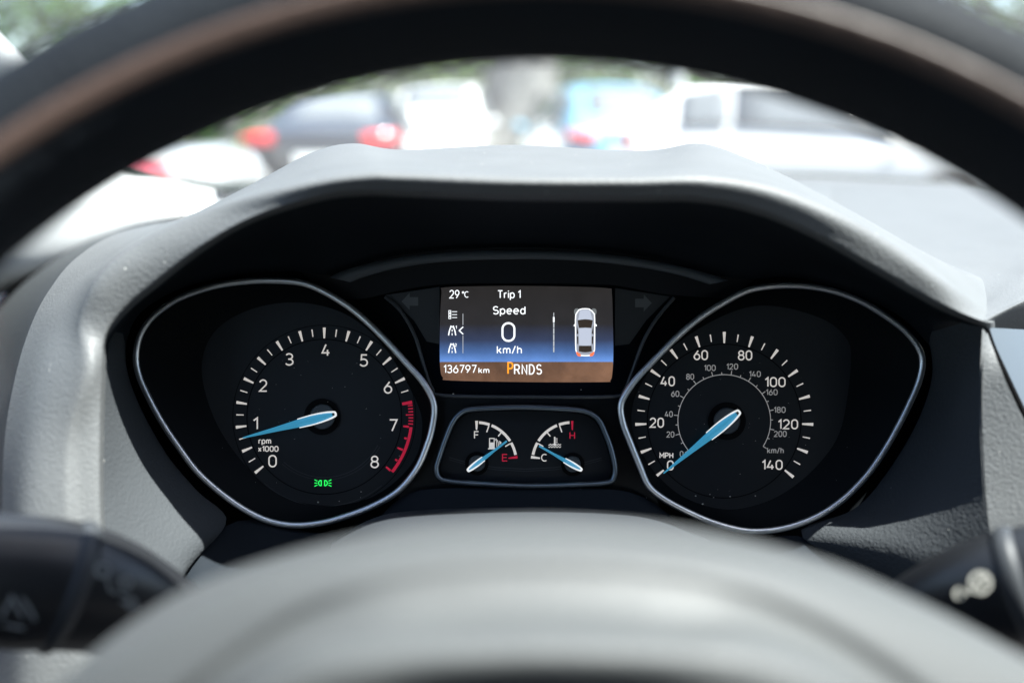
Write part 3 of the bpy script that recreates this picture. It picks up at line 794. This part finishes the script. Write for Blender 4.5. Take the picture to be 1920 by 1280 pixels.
# --- rev counter
tz = lambda a: [(240 + x / 2.56, 500 + y / 2.56) for x, y in a]
bezL = tz([(740,68),(850,82),(960,130),(1090,215),(1220,335),(1330,455),(1420,560),(1468,660),(1460,770),(1430,870),(1385,970),(1300,1072),(1180,1145),(1050,1195),(930,1228),(800,1240),(680,1220),(560,1165),(440,1080),(330,980),(240,860),(160,740),(95,620),(52,520),(38,430),(60,325),(120,240),(220,165),(330,118),(450,86),(600,68)])
faceL = [(378,690),(402,622),(470,580),(560,567),(650,590),(720,650),(775,740),(792,800),(772,870),(700,930),(610,947),(520,925),(450,860),(400,780)]
tach = thing('tachometer', 'rev counter dial numbered 0 to 8 with red zone and blue needle', 'gauge', tuple(P(604, 950, .4)))
ring_tube(bezL, .3945, .0014, .8).build('bezel', M_chrome, tach, angle=0)
cone(bezL, .3955, faceL, DD).build('recess', M_recess, tach, angle=0)
CT = (608, 781)
mb = MB(); fill(mb, resample(spline(faceL, 8, True), 90, True), DD); df = mb.build('dial_face', M_dial, tach, smooth=False)
mb = MB(); arc_band(mb, CT, 144.2, 146, 0, 360, DD - .0002, 90); arc_band(mb, CT, 171, 172.2, -160, 160, DD - .0002, 90); mb.build('dial_groove', M_groove_shadow, df, smooth=False)
mb = MB(); arc_band(mb, CT, 113, 114, 118, 222, DD - .0002, 50); arc_band(mb, CT, 118, 118.8, 118, 222, DD - .0002, 50); arc_band(mb, CT, 167, 168, 140, 222, DD - .0002, 50); mb.build('dial_arc', M_line, df, smooth=False)
mb = MB(); TA = lambda v: -129 + 32.25 * v
for i in range(26):
    v = i * .25
    if v > 6.3: break
    if i % 2 == 0: tick(mb, CT, TA(v), 147, 167, 3.0, 5.6, DD - .0003)
    else: tick(mb, CT, TA(v), 151, 165, 1.7, 2.3, DD - .0003)
mb.build('scale_marks', M_mark, df, smooth=False)
mb = MB()
for tx, cx, cy in (('0', 511, 864), ('1', 479, 793.5), ('2', 493.5, 722.5), ('3', 542.5, 673.5), ('4', 611, 656), ('5', 682, 675.5), ('6', 727.5, 726), ('7', 737.5, 797), ('8', 702.5, 865.5)):
    text(mb, tx, cx, cy, 9.5 if tx == '1' else 16, 23.5, DD - .0003, 2.7)
text(mb, 'rpm', 496.5, 829, 24, 11.5, DD - .0003, 1.9); text(mb, 'x1000', 503, 841, 38.5, 11, DD - .0003, 1.9)
mb.build('numerals', M_mark, df, smooth=False)
mb = MB(); tick(mb, CT, TA(6.5), 148, 167, 5, 6.5, DD - .0003)
for k in range(1, 8): tick(mb, CT, TA(6.5 + k * .0625), 158 if k % 4 else 153, 167, 2.2, 2.6, DD - .0003)
arc_band(mb, CT, 161, 166.6, TA(7.0), TA(8.0), DD - .0003, 30)
for v, r0 in ((7.0, 149), (7.25, 155), (7.5, 149), (7.75, 155), (8.0, 149)): tick(mb, CT, TA(v), r0, 160, 3.2, 4.2, DD - .00035)
mb.build('red_zone', M_red, df, smooth=False)
# green side light telltale
mb = MB(); gx, gy = 605.5, 905
for s_ in (-1, 1):
    c = (gx + s_ * 5.3, gy)
    stroke(mb, [(c[0] - s_ * 2.2, c[1] - 4.6), (c[0] - s_ * 2.2, c[1] + 4.6)] + [(c[0] - s_ * 2.2 + s_ * 5.2 * math.cos(R(a)), c[1] + 5.2 * math.sin(R(a))) for a in range(72, -73, -18)], 1.9, DD - .0003, True)
    for k in (-1, 0, 1):
        stroke(mb, [(gx + s_ * 10.4, gy + k * 3.6), (gx + s_ * 16, gy + k * 6.2)], 1.6, DD - .0003)
mb.build('side_light_symbol', M_green, df, smooth=False)
needle(tach, (455, 820.5), (629, 775.5), 16.5, (604, 781), 24, DD - .0006)

# --- speedometer
sz = lambda a: [(1140 + x / 2.51, 500 + y / 2.51) for x, y in a]
bezR = sz([(850,88),(960,95),(1080,120),(1200,168),(1310,235),(1400,305),(1460,380),(1480,450),(1462,540),(1420,640),(1360,760),(1290,880),(1210,990),(1110,1090),(1000,1165),(880,1215),(760,1240),(640,1240),(500,1205),(370,1150),(260,1090),(190,1030),(150,940),(110,840),(72,740),(60,660),(82,600),(140,520),(230,425),(330,325),(440,235),(560,160),(650,115),(740,95)])
faceR = [(1596,671),(1582,628),(1538,596),(1455,574),(1387,580),(1300,622),(1230,680),(1192,740),(1184,795),(1200,843),(1232,890),(1283,932),(1355,954),(1419,946),(1479,918),(1538,866),(1578,799)][::-1]
spd = thing('speedometer', 'speedometer dial marked 0 to 140 MPH with blue needle at zero', 'gauge', tuple(P(1360, 960, .4)))
ring_tube(bezR, .3945, .0014, .8).build('bezel', M_chrome, spd, angle=0)
cone(bezR, .3955, faceR, DD).build('recess', M_recess, spd, angle=0)
CS = (1358, 789)
mb = MB(); fill(mb, resample(spline(faceR, 8, True), 90, True), DD); df = mb.build('dial_face', M_dial, spd, smooth=False)
mb = MB(); arc_band(mb, CS, 143.2, 145, 0, 360, DD - .0002, 90); mb.build('dial_groove', M_groove_shadow, df, smooth=False)
SA = lambda v: -129 + 258 * v / 140
mb = MB()
for i in range(29):
    v = i * 5
    if i % 2 == 0: tick(mb, CS, SA(v), 146, 167, 3.0, 5.8, DD - .0003)
    else: tick(mb, CS, SA(v), 150, 164, 1.7, 2.4, DD - .0003)
mb.build('scale_marks', M_mark, df, smooth=False)
mb = MB()
for tx, cx, cy, w_ in (('0', 1257, 872, 13), ('20', 1231.5, 792, 27), ('40', 1252, 714.5, 27), ('60', 1314, 665.5, 27), ('80', 1397, 666, 27), ('100', 1453.5, 716, 39), ('120', 1477.5, 795, 38), ('140', 1448, 871, 39)):
    text(mb, tx, cx, cy, w_, 19, DD - .0003, 2.5)
text(mb, 'MPH', 1249.5, 853.5, 26, 11, DD - .0003, 1.9)
mb.build('numerals', M_mark, df, smooth=False)
mb = MB(); KA = lambda k: SA(k / 1.609)
arc_band(mb, CS, 86.2, 87.7, KA(0), KA(220), DD - .0003, 90)
for i in range(23):
    k = i * 10
    tick(mb, CS, KA(k), 87, 95 if i % 2 == 0 else 91.5, 1.6, 1.6, DD - .00032)
mb.build('inner_scale_marks', M_mark2, df, smooth=False)
mb = MB()
for tx, cx, cy, w_ in (('0', 1278, 850.5, 7), ('20', 1257, 814, 15), ('40', 1254, 776, 15), ('60', 1266, 738, 15.5), ('80', 1294, 706, 15), ('100', 1331, 689.5, 22), ('120', 1373, 687, 22), ('140', 1415.5, 701, 22), ('160', 1447, 735, 22), ('180', 1462, 768, 22), ('200', 1463, 813, 24)):
    text(mb, tx, cx, cy, w_, 11.5, DD - .0003, 1.6)
text(mb, 'km/h', 1454, 844, 31, 12, DD - .0003, 1.6)
mb.build('inner_numerals', M_mark2, df, smooth=False)
needle(spd, (1244, 887), (1386, 771.5), 17, (1363, 789), 25, DD - .0006)

# --- twin fuel and temperature gauge
gz = lambda a: [(800 + x / 5.053, 740 + y / 5.053) for x, y in a]
bezM = gz([(400,140),(600,124),(900,118),(1200,126),(1450,146),(1570,185),(1640,250),(1700,380),(1750,520),(1785,690),(1772,785),(1720,828),(1500,848),(1000,862),(500,842),(210,816),(115,780),(92,700),(110,620),(170,440),(240,270),(310,180)])
cxm = sum(p[0] for p in bezM) / len(bezM); cym = sum(p[1] for p in bezM) / len(bezM)
faceM = [(cxm + (x - cxm) * .955, cym + (y - cym) * .92 + 1) for x, y in bezM]
tg = thing('twin_gauge', 'small twin gauge for fuel and coolant temperature below the display', 'gauge', tuple(P(987, 915, .4)))
ring_tube(bezM, .397, .00115, 1.0).build('bezel', mat('dark_satin', (.16, .19, .22), .35, metal=.9), tg, angle=0)
cone(bezM, .3985, faceM, DD).build('recess', M_recess, tg, angle=0)
mb = MB(); fill(mb, resample(spline(faceM, 6, True), 90, True), DD); df = mb.build('dial_face', M_dial, tg, smooth=False)
d3 = DD - .0003
for s_, c in ((1, (893, 866.6)), (-1, (1073, 866.6))):
    mb = MB()
    for a0, a1 in ((4, 19.5), (22.5, 57.5), (60.5, 79)): arc_band(mb, c, 72.5, 77.5, s_ * a0, s_ * a1, d3, 14)
    for a, r0 in ((19, 60), (40, 64), (61, 62)): tick(mb, c, s_ * a, r0, 73, 2.2, 2.2, d3 - .00003)
    if s_ > 0: tick(mb, c, 0.5, 61, 78, 2.6, 5.4, d3)
    else: tick(mb, c, -82.5, 61, 78, 2.6, 5.4, d3)
    mb.build('scale_marks', M_mark, df, smooth=False)
mb = MB(); tick(mb, (893, 866.6), 82.5, 61, 78, 2.2, 5.4, d3); tick(mb, (1073, 866.6), 0, 61, 78, 2.2, 4.4, d3)
text(mb, 'E', 946.5, 857.5, 10.5, 14, d3, 1.9); text(mb, 'H', 1073, 816, 10.5, 14, d3, 1.9); mb.build('red_marks', M_red, df, smooth=False)
mb = MB(); text(mb, 'F', 893.5, 815, 9.5, 14.5, d3, 1.9); text(mb, 'C', 1020, 857.5, 11, 14.5, d3, 1.9)
mb.build('letters', M_mark, df, smooth=False)
# pump symbol
mb = MB()
def box2(x0, y0, x1, y1): mb.poly(Q([(x0, y0), (x1, y0), (x1, y1), (x0, y1)], d3))
box2(917, 829, 927.5, 840); box2(915, 840, 929.5, 841.8)
stroke(mb, [(918, 829), (918, 821.5), (926.6, 821.5), (926.6, 829)], 1.7, d3)
stroke(mb, [(928, 823), (930.5, 825.5), (931.2, 829), (931.6, 837), (933.2, 838.8), (935, 836.5), (934.2, 829.5), (932.5, 825), (929.5, 821.8)], 1.3, d3)
mb.poly(Q([(936.5, 825.5), (940.5, 829.5), (936.5, 833.5)], d3))
mb.build('fuel_pump_symbol', M_mark, df, smooth=False)
mb = MB()
stroke(mb, [(1040, 818.5), (1040, 832.5)], 2.6, d3); mb.poly(Q([polar((1040, 833), 2.6, a) for a in range(0, 360, 30)], d3 - .00002))
for yy in (822, 825.5, 829): stroke(mb, [(1041, yy), (1045.5, yy)], 1.3, d3)
for yy in (833.2, 837.4):
    stroke(mb, [(1028.5 + i * .75, yy + 1.1 * math.sin(i * .95)) for i in range(32) if not (yy < 835 and 12 < i < 19)][:13], 1.3, d3)
    stroke(mb, [(1028.5 + i * .75, yy + 1.1 * math.sin(i * .95)) for i in range(18 if yy < 835 else 12, 32)], 1.3, d3)
mb.build('coolant_symbol', M_mark, df, smooth=False)
mb = MB(); stroke(mb, [(842, 857), (880, 868), (930, 876), (985, 879), (1040, 876), (1090, 868), (1128, 858)], 1.6, DD - .0002); stroke(mb, [(842, 861), (880, 872), (930, 880), (985, 883), (1040, 880), (1090, 872), (1128, 862)], 1.2, DD - .0002)
mb.build('dial_arc', M_line, df, smooth=False)
needle(tg, (950.3, 826.5), (877.5, 881.5), 8.4, (894, 868.5), 15.5, DD - .0006, 3.6)
needle(tg, (1010.8, 835.5), (1090, 880.5), 8.4, (1074, 870), 15.5, DD - .0006, 3.6)

# ------------------------------------------------------------------ trip display
disp = thing('trip_display', 'lit colour trip display showing speed 0 between the two dials', 'display', tuple(P(987, 720, .403)))
SD = .4022
so_ = spline([(828,548),(832,539),(900,536.5),(987,536),(1080,537.5),(1140,540.5),(1147,548),(1149,600),(1150,660),(1148,700),(1144,713),(1130,716),(990,716),(845,713),(831,708),(826,695),(824.5,660),(825,600)], 4, True)
sm = bpy.data.materials.new('display_picture'); sm.use_nodes = True
t = sm.node_tree; b = t.nodes['Principled BSDF']; b.inputs['Base Color'].default_value = (.01, .01, .012, 1); b.inputs['Roughness'].default_value = .18
tc = t.nodes.new('ShaderNodeTexCoord'); sx = t.nodes.new('ShaderNodeSeparateXYZ'); t.links.new(tc.outputs['UV'], sx.inputs[0])
rp = t.nodes.new('ShaderNodeValToRGB'); e = rp.color_ramp.elements     # V runs 0 at the lower bar edge to 1 at the top
e[0].position = 0; e[0].color = (.13, .28, .68, 1); e[1].position = 1; e[1].color = (.022, .020, .019, 1)
for p_, c_ in ((.12, (.07, .15, .37, 1)), (.28, (.035, .05, .105, 1)), (.5, (.026, .025, .027, 1))):
    q_ = e.new(p_); q_.color = c_
t.links.new(sx.outputs[1], rp.inputs[0])
# fine pixel mesh of the panel
wx = t.nodes.new('ShaderNodeTexChecker'); wx.inputs['Scale'].default_value = 110; wx.inputs[1].default_value = (1, 1, 1, 1); wx.inputs[2].default_value = (.82, .82, .82, 1)
t.links.new(tc.outputs['UV'], wx.inputs[0])
mm = t.nodes.new('ShaderNodeMix'); mm.data_type = 'RGBA'; mm.blend_type = 'MULTIPLY'; mm.inputs['Factor'].default_value = 1
t.links.new(rp.outputs[0], mm.inputs['A']); t.links.new(wx.outputs[0], mm.inputs['B'])
t.links.new(mm.outputs['Result'], b.inputs['Emission Color']); b.inputs['Emission Strength'].default_value = .2 * 1.15
def flat_screen(name, pts, d, m, parent, uv=None):
    mb = MB(); fill(mb, pts, d); o = mb.build(name, m, parent, smooth=False)
    if uv:
        x0, y0, x1, y1 = uv; ul = o.data.uv_layers.new(name='UVMap'); org = origin_of(parent)
        for lo in o.data.loops:
            q = o.data.vertices[lo.vertex_index].co + org - CAM
            dd = q.dot(FWD); px = 960 + q.x / dd * FPX; py = 640 - q.dot(UP) / dd * FPX
            ul.data[lo.index].uv = ((px - x0) / (x1 - x0), (y1 - py) / (y1 - y0))
    return o
scr = flat_screen('screen', so_, SD, sm, disp, (825, 537, 1150, 677))
def emat(n, c, s_): return mat(n, (.02, .02, .02), .3, emit=c, es=s_ * 1.15)
W_ = emat('display_white', (.93, .97, 1), .19); Wd = emat('display_grey', (.75, .8, .85), .10); OR = emat('display_orange', (1, .34, .02), .20)
def uneven(m, sc, lo):
    t = m.node_tree; b = t.nodes['Principled BSDF']; base = b.inputs['Emission Strength'].default_value
    tc = t.nodes.new('ShaderNodeTexCoord'); n = t.nodes.new('ShaderNodeTexNoise'); n.inputs['Scale'].default_value = sc; n.inputs['Detail'].default_value = 5; n.inputs['Roughness'].default_value = .65
    mr = t.nodes.new('ShaderNodeMapRange'); mr.inputs[1].default_value = .3; mr.inputs[2].default_value = .7; mr.inputs[3].default_value = base * lo; mr.inputs[4].default_value = base
    t.links.new(tc.outputs['Object'], n.inputs['Vector']); t.links.new(n.outputs['Fac'], mr.inputs[0]); t.links.new(mr.outputs[0], b.inputs['Emission Strength'])
    return m
BR = emat('display_bar_reflection', (.46, .24, .14), .085)  # lower display bar, with a warm screen reflection painted into its brown
uneven(BR, 45, .35); uneven(sm, 60, .7)
lowbar = [p for p in so_ if p[1] > 678] 
lowbar = [(825.2, 678.2)] + sorted([p for p in lowbar if p[0] < 840], key=lambda p: p[1])[:] + sorted([p for p in lowbar if p[0] >= 840 and p[0] <= 1140], key=lambda p: p[0]) + sorted([p for p in lowbar if p[0] > 1140], key=lambda p: -p[1]) + [(1149, 678.2)]
MB().poly(Q(lowbar, SD - .00015)).build('status_bar', BR, scr, smooth=False)
s1 = SD - .0003
mb = MB()
text(mb, '29', 852, 551.5, 19, 16, s1, 1.7); text(mb, '\u00b0C', 872.3, 552, 12.5, 12, s1, 1.4, .12)
text(mb, 'Trip 1', 954.5, 553.5, 43.5, 19, s1, 1.9)
text(mb, 'Speed', 954.8, 583.5, 61, 19.5, s1, 2.05); text(mb, 'km/h', 955, 655.5, 47, 16, s1, 2.0)
text(mb, '0', 953.3, 622.3, 26, 37, s1, 3.6)
text(mb, '136797', 862.5, 691.5, 62, 15.5, s1, 1.8); text(mb, 'km', 907.3, 694, 20.5, 11, s1, 1.7)
text(mb, 'RNDS', 990, 692.3, 52.5, 19.5, s1, 2.3, .36)
mb.build('display_text', W_, scr, smooth=False)
mb = MB(); text(mb, 'P', 957, 690, 11.5, 23.5, s1, 2.9); mb.build('gear_letter', OR, scr, smooth=False)
# list icon, road icons, cursor
mb = MB()
for yy in (584.2, 589.7, 595.2):
    stroke(mb, [(841.5, yy - 2), (845.3, yy - 2), (845.3, yy + 2), (841.5, yy + 2)], 1.2, s1, True)
    stroke(mb, [(847.5, yy), (857, yy)], 1.1, s1)
for yy in (619.5, 652.5):
    stroke(mb, [(841, yy + 9), (842.5, yy + 1), (844.5, yy - 5), (846, yy - 9)], 2.2, s1); stroke(mb, [(854.5, yy + 9), (853, yy + 1), (851, yy - 5), (849.5, yy - 9)], 2.2, s1)
    for a, c in ((-8, -5), (-2, 2), (5, 9)): stroke(mb, [(847.7, yy + a), (847.7, yy + c)], 1.5, s1)
text(mb, '1', 855.2, 613.5, 2.6, 6, s1, 1.0); text(mb, '2', 854.5, 646.5, 4, 6, s1, 1.0)
stroke(mb, [(868.5, 612.5), (861, 619.5), (868.5, 626.5)], 2.0, s1)
mb.build('menu_icons', W_, scr, smooth=False)
mb = MB(); stroke(mb, [(868, 588), (868, 609)], 1.1, s1); stroke(mb, [(868, 629), (868, 662)], 1.1, s1)
for a, c in ((605, 614), (615, 626), (627, 638), (639, 649), (650, 660)): stroke(mb, [(1038.3, a), (1038.3, c)], 2.4, s1)
stroke(mb, [(1038.3, 586), (1038.3, 593)], 1.5, s1)
mb.build('menu_lines', Wd, scr, smooth=False)
mb = MB(); stroke(mb, [(1038.3, 594), (1038.3, 604)], 3.0, s1); mb.build('scroll_mark', W_, scr, smooth=False)
# plan view of the car
ci = lambda a: [(1040 + x / 8.533, 550 + y / 8.533) for x, y in a]
outl = ci([(390,262),(440,247),(500,245),(550,250),(595,280),(635,330),(640,420),(640,600),(640,800),(638,900),(620,950),(560,992),(490,996),(420,992),(360,960),(340,910),(335,800),(335,600),(333,420),(338,340),(360,300)])
mb = MB(); mb.poly(Q(outl, SD - .0002)); mb.build('car_shape', emat('icon_body', (.50, .54, .64), .10), scr, smooth=False)
mb = MB()
for pl in ([(368,430),(430,418),(490,415),(550,418),(610,430),(600,490),(588,550),(490,545),(390,550),(376,490)],
           [(388,838),(490,838),(588,838),(596,925),(540,938),(490,942),(440,938),(386,925)],
           [(352,490),(366,560),(380,640),(352,655)], [(622,490),(608,560),(592,640),(622,655)],
           [(354,685),(380,690),(378,800),(362,815)], [(620,685),(592,690),(594,800),(612,815)]):
    mb.poly(Q(ci(pl), SD - .00025))
mb.build('car_glass', emat('icon_glass', (.05, .035, .025), .10), scr, smooth=False)
mb = MB(); mb.poly(Q(ci([(385,560),(490,553),(588,560),(590,700),(584,828),(490,834),(390,828),(384,700)]), SD - .00026)); mb.poly(Q(ci([(405,275),(490,262),(565,275),(600,400),(606,424),(490,408),(374,424),(385,380)]), SD - .00026))
mb.build('car_roof', emat('icon_roof', (.60, .66, .80), .13), scr, smooth=False)
mb = MB(); stroke(mb, outl, 2.1, SD - .0003, True)
for s_ in (-1, 1):
    mb.poly(Q(ci([(490 + s_ * 152, 485), (490 + s_ * 172, 490), (490 + s_ * 186, 510), (490 + s_ * 182, 526), (490 + s_ * 152, 522)]), SD - .0003))
mb.build('car_outline', W_, scr, smooth=False)
mb = MB()
for s_ in (-1, 1): mb.poly(Q(ci([(490 + s_ * 70, 985), (490 + s_ * 80, 965), (490 + s_ * 115, 945), (490 + s_ * 140, 925), (490 + s_ * 145, 960), (490 + s_ * 120, 1000), (490 + s_ * 75, 1008)]), SD - .00033))
mb.build('car_tail_lights', emat('icon_red', (1, .2, .08), .17), scr, smooth=False)
mb = MB()
for s_ in (-1, 1): mb.poly(Q(ci([(490 + s_ * 100, 262), (490 + s_ * 120, 240), (490 + s_ * 155, 240), (490 + s_ * 178, 265), (490 + s_ * 180, 310), (490 + s_ * 160, 350), (490 + s_ * 150, 320)]), SD - .00018))
mb.build('car_head_lights', emat('icon_lamp', (.55, .6, .62), .045), scr, smooth=False)

# ------------------------------------------------------------------ steering wheel
wheel = thing('steering_wheel', 'black leather steering wheel with grey centre pad, out of focus in front', 'steering wheel', tuple(P(1010, 1700, .163)))
WC = CAM + Vector((.0065, 0, 0)) + UP * (-.1005) + FWD * .163
TILT = R(9.0)
WU = (UP * math.cos(TILT) + FWD * math.sin(TILT)).normalized()   # up within the wheel plane
WN = (FWD * math.cos(TILT) - UP * math.sin(TILT)).normalized()   # away from the driver
WX = Vector((1, 0, 0))
RM, rm = .1760, .0148
def rimpt(th, ph, rr=rm):
    rad = WX * math.sin(th) + WU * math.cos(th)
    return WC + rad * (RM + rr * .95 * math.cos(ph)) - WN * (rr * 1.12 * math.sin(ph))
rows = [[rimpt(2 * math.pi * i / 160, 2 * math.pi * j / 28) for j in range(28)] for i in range(160)]
rim = MB().grid(rows, closed_u=True, closed_v=True).build('rim', M_leather, wheel, angle=0)
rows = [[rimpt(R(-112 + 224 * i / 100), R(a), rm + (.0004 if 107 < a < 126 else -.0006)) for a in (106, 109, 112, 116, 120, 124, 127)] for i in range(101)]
MB().grid(rows).build('reflection_stripe', M_reflection, rim, angle=0)  # brown strip painted in for a warm reflection along the rim
sm_ = MB()
for i in range(150):
    th = R(-112 + 224 * i / 149)
    a, b_ = rimpt(th, R(182), rm + .0002), rimpt(th + .009, R(188), rm + .0002)
    sm_.tube([a, a.lerp(b_, .5) + (a - WC).normalized() * -.0004, b_], .00035, 5, up=WN)
sm_.build('stitching', mat('thread', (.03, .03, .032), .6), rim)
# centre pad
pad = [
 [(-60,1440,.190),(40,1350,.189),(130,1262,.187),(220,1185,.187),(330,1114,.187),(450,1064,.187),(600,1020,.188),(780,985,.189),(1000,970,.190),(1216,981,.189),(1391,1010,.188),(1560,1056,.187),(1690,1112,.187),(1800,1165,.187),(1920,1232,.187),(2040,1310,.188),(2150,1400,.189)],
 [(0,1470,.178),(90,1380,.177),(180,1290,.175),(265,1215,.174),(370,1142,.173),(485,1086,.172),(625,1040,.172),(790,1008,.172),(1000,995,.172),(1205,1005,.172),(1372,1032,.172),(1530,1078,.173),(1655,1135,.174),(1760,1188,.175),(1880,1260,.176),(2000,1345,.177),(2110,1430,.178)],
 [(80,1510,.170),(170,1425,.169),(262,1340,.167),(345,1264,.166),(440,1195,.165),(545,1132,.164),(670,1082,.163),(815,1054,.163),(1000,1044,.163),(1185,1052,.163),(1335,1074,.163),(1475,1118,.164),(1595,1176,.165),(1695,1240,.166),(1800,1320,.167),(1910,1410,.168),(2010,1490,.170)],
 [(120,1530,.1690),(205,1450,.1695),(295,1366,.168),(378,1292,.1655),(470,1224,.1644),(570,1164,.1634),(690,1118,.1614),(825,1092,.1612),(1000,1084,.1612),(1175,1090,.1612),(1318,1110,.1614),(1450,1150,.1634),(1562,1206,.1644),(1660,1270,.1655),(1765,1350,.1665),(1870,1435,.169),(1970,1515,.1705)],
 [(180,1560,.162),(270,1490,.161),(360,1410,.160),(440,1290,.159),(525,1225,.158),(615,1190,.157),(720,1165,.156),(845,1158,.156),(1000,1150,.156),(1155,1156,.156),(1285,1172,.156),(1402,1180,.157),(1505,1215,.158),(1600,1265,.159),(1700,1395,.160),(1800,1475,.161),(1900,1550,.162)],
 [(260,1622,.150),(350,1552,.149),(440,1350,.148),(515,1300,.147),(590,1265,.146),(670,1250,.145),(760,1240,.1445),(865,1232,.144),(1000,1227,.144),(1135,1229,.144),(1240,1233,.1445),(1340,1243,.145),(1430,1262,.146),(1515,1295,.147),(1600,1345,.148),(1690,1542,.149),(1780,1612,.150)],
 [(300,1740,0.1590),(390,1680,0.1580),(480,1610,0.1570),(550,1550,0.1560),(620,1490,0.1550),(695,1430,0.1540),(780,1385,0.1535),(875,1360,0.1530),(1000,1350,0.1530),(1125,1358,0.1530),(1220,1380,0.1535),(1310,1425,0.1540),(1395,1480,0.1550),(1475,1540,0.1560),(1555,1610,0.1570),(1640,1690,0.1580),(1720,1740,0.1590)],
  [(320,2000,0.1910),(410,1960,0.1900),(500,1920,0.1890),(570,1880,0.1880),(640,1850,0.1870),(710,1820,0.1860),(790,1790,0.1855),(880,1770,0.1850),(1000,1760,0.1850),(1120,1770,0.1850),(1210,1790,0.1855),(1290,1820,0.1860),(1370,1850,0.1870),(1450,1880,0.1880),(1530,1920,0.1890),(1620,1960,0.1900),(1700,2000,0.1910)],
]
MB().grid(loft(pad, 4, 5)).build('centre_pad', M_hubpad, wheel, angle=0)
# spokes down to the rim
for s_ in (-1, 1):
    rows = []
    for i in range(9):
        k = i / 8; u = .062 + .112 * k; hh = .040 - .018 * math.sin(math.pi * k * .5)
        c0 = WC + WX * (s_ * u) + WU * (-.055 + .006 * k) - WN * (.006 * (1 - k))
        rows.append([c0 + WU * hh * math.cos(a) - WN * .010 * math.sin(a) for a in [2 * math.pi * j / 14 for j in range(14)]])
    MB().grid(rows, closed_u=True).build('spoke', M_hubpad, wheel, angle=0)

# ------------------------------------------------------------------ stalks
def stalk(name, label, cat, path, marks, band):
    t = thing(name, label, cat, tuple(P(*path[0][:3])))
    pts = spline([p[:3] for p in path], 8); rad = [q[0] for q in spline([(p[3],) for p in path], 8)]
    MB().tube([P(*p) for p in pts], rad, 24, flat=.72).build('lever', M_stalk, t, angle=0)
    k = band; mb = MB(); a = pts[k]; b_ = pts[k + 3]
    mb.tube([P(*pts[k + j]) for j in range(4)], [rad[k] * 1.0, rad[k + 1] * 1.06, rad[k + 2] * 1.06, rad[k + 3] * 1.0], 24, flat=.72).build('collar', mat('collar_grey', (.03, .033, .037), .5, spec=.3), t, angle=0)
    mb = MB()
    for shape in marks: shape(mb)
    mb.build('printed_symbols', M_icon, t, smooth=False)
    return t
def disc(x, y, r_, d): return lambda mb: mb.poly(Q([(x + r_ * math.cos(R(a)), y + r_ * math.sin(R(a))) for a in range(0, 360, 30)], d))
def rng(x, y, r_, d): return lambda mb: stroke(mb, [(x + r_ * math.cos(R(a)), y + r_ * math.sin(R(a))) for a in range(0, 360, 20)], 6, d, True)
def lines(pts, w_, d): return lambda mb: stroke(mb, pts, w_, d)
stalk('indicator_stalk', 'black indicator stalk with white symbols left of the steering wheel', 'stalk',
      [(470,1232,.315,.008),(380,1194,.300,.011),(290,1154,.288,.0153),(200,1118,.278,.0182),(110,1097,.270,.0195),(20,1090,.264,.0195),(-80,1086,.258,.019),(-180,1086,.254,.015),(-200,1086,.253,.006)],
      [rng(192, 1068, 13, .2615), lines([(200,1084),(206,1106),(218,1112)], 5, .263), rng(236, 1092, 11, .2625), lines([(222,1110),(244,1120)], 5, .264), rng(246, 1130, 10, .265), lines([(226,1128),(262,1140)], 5, .2655),
       lines([(2,1156),(22,1118),(42,1156)], 6, .247), lines([(40,1120),(54,1138),(66,1162)], 6, .248), lines([(8,1170),(46,1178)], 5, .2475)], 29)
stalk('wiper_stalk', 'black wiper stalk with a white symbol right of the steering wheel', 'stalk',
      [(1560,1235,.315,.008),(1650,1194,.300,.011),(1740,1152,.290,.0145),(1830,1124,.280,.0173),(1920,1106,.272,.0186),(2020,1098,.266,.0195),(2120,1092,.260,.019),(2220,1090,.256,.015),(2240,1090,.255,.006)],
      [rng(1838, 1092, 20, .264), lines([(1824,1104),(1850,1076)], 5, .2638), lines([(1818,1092),(1858,1092)], 4, .2637), lines([(1838,1074),(1838,1112)], 4, .2636), rng(1800, 1112, 10, .266), lines([(1806,1112),(1826,1108)], 6, .2645)], 30)
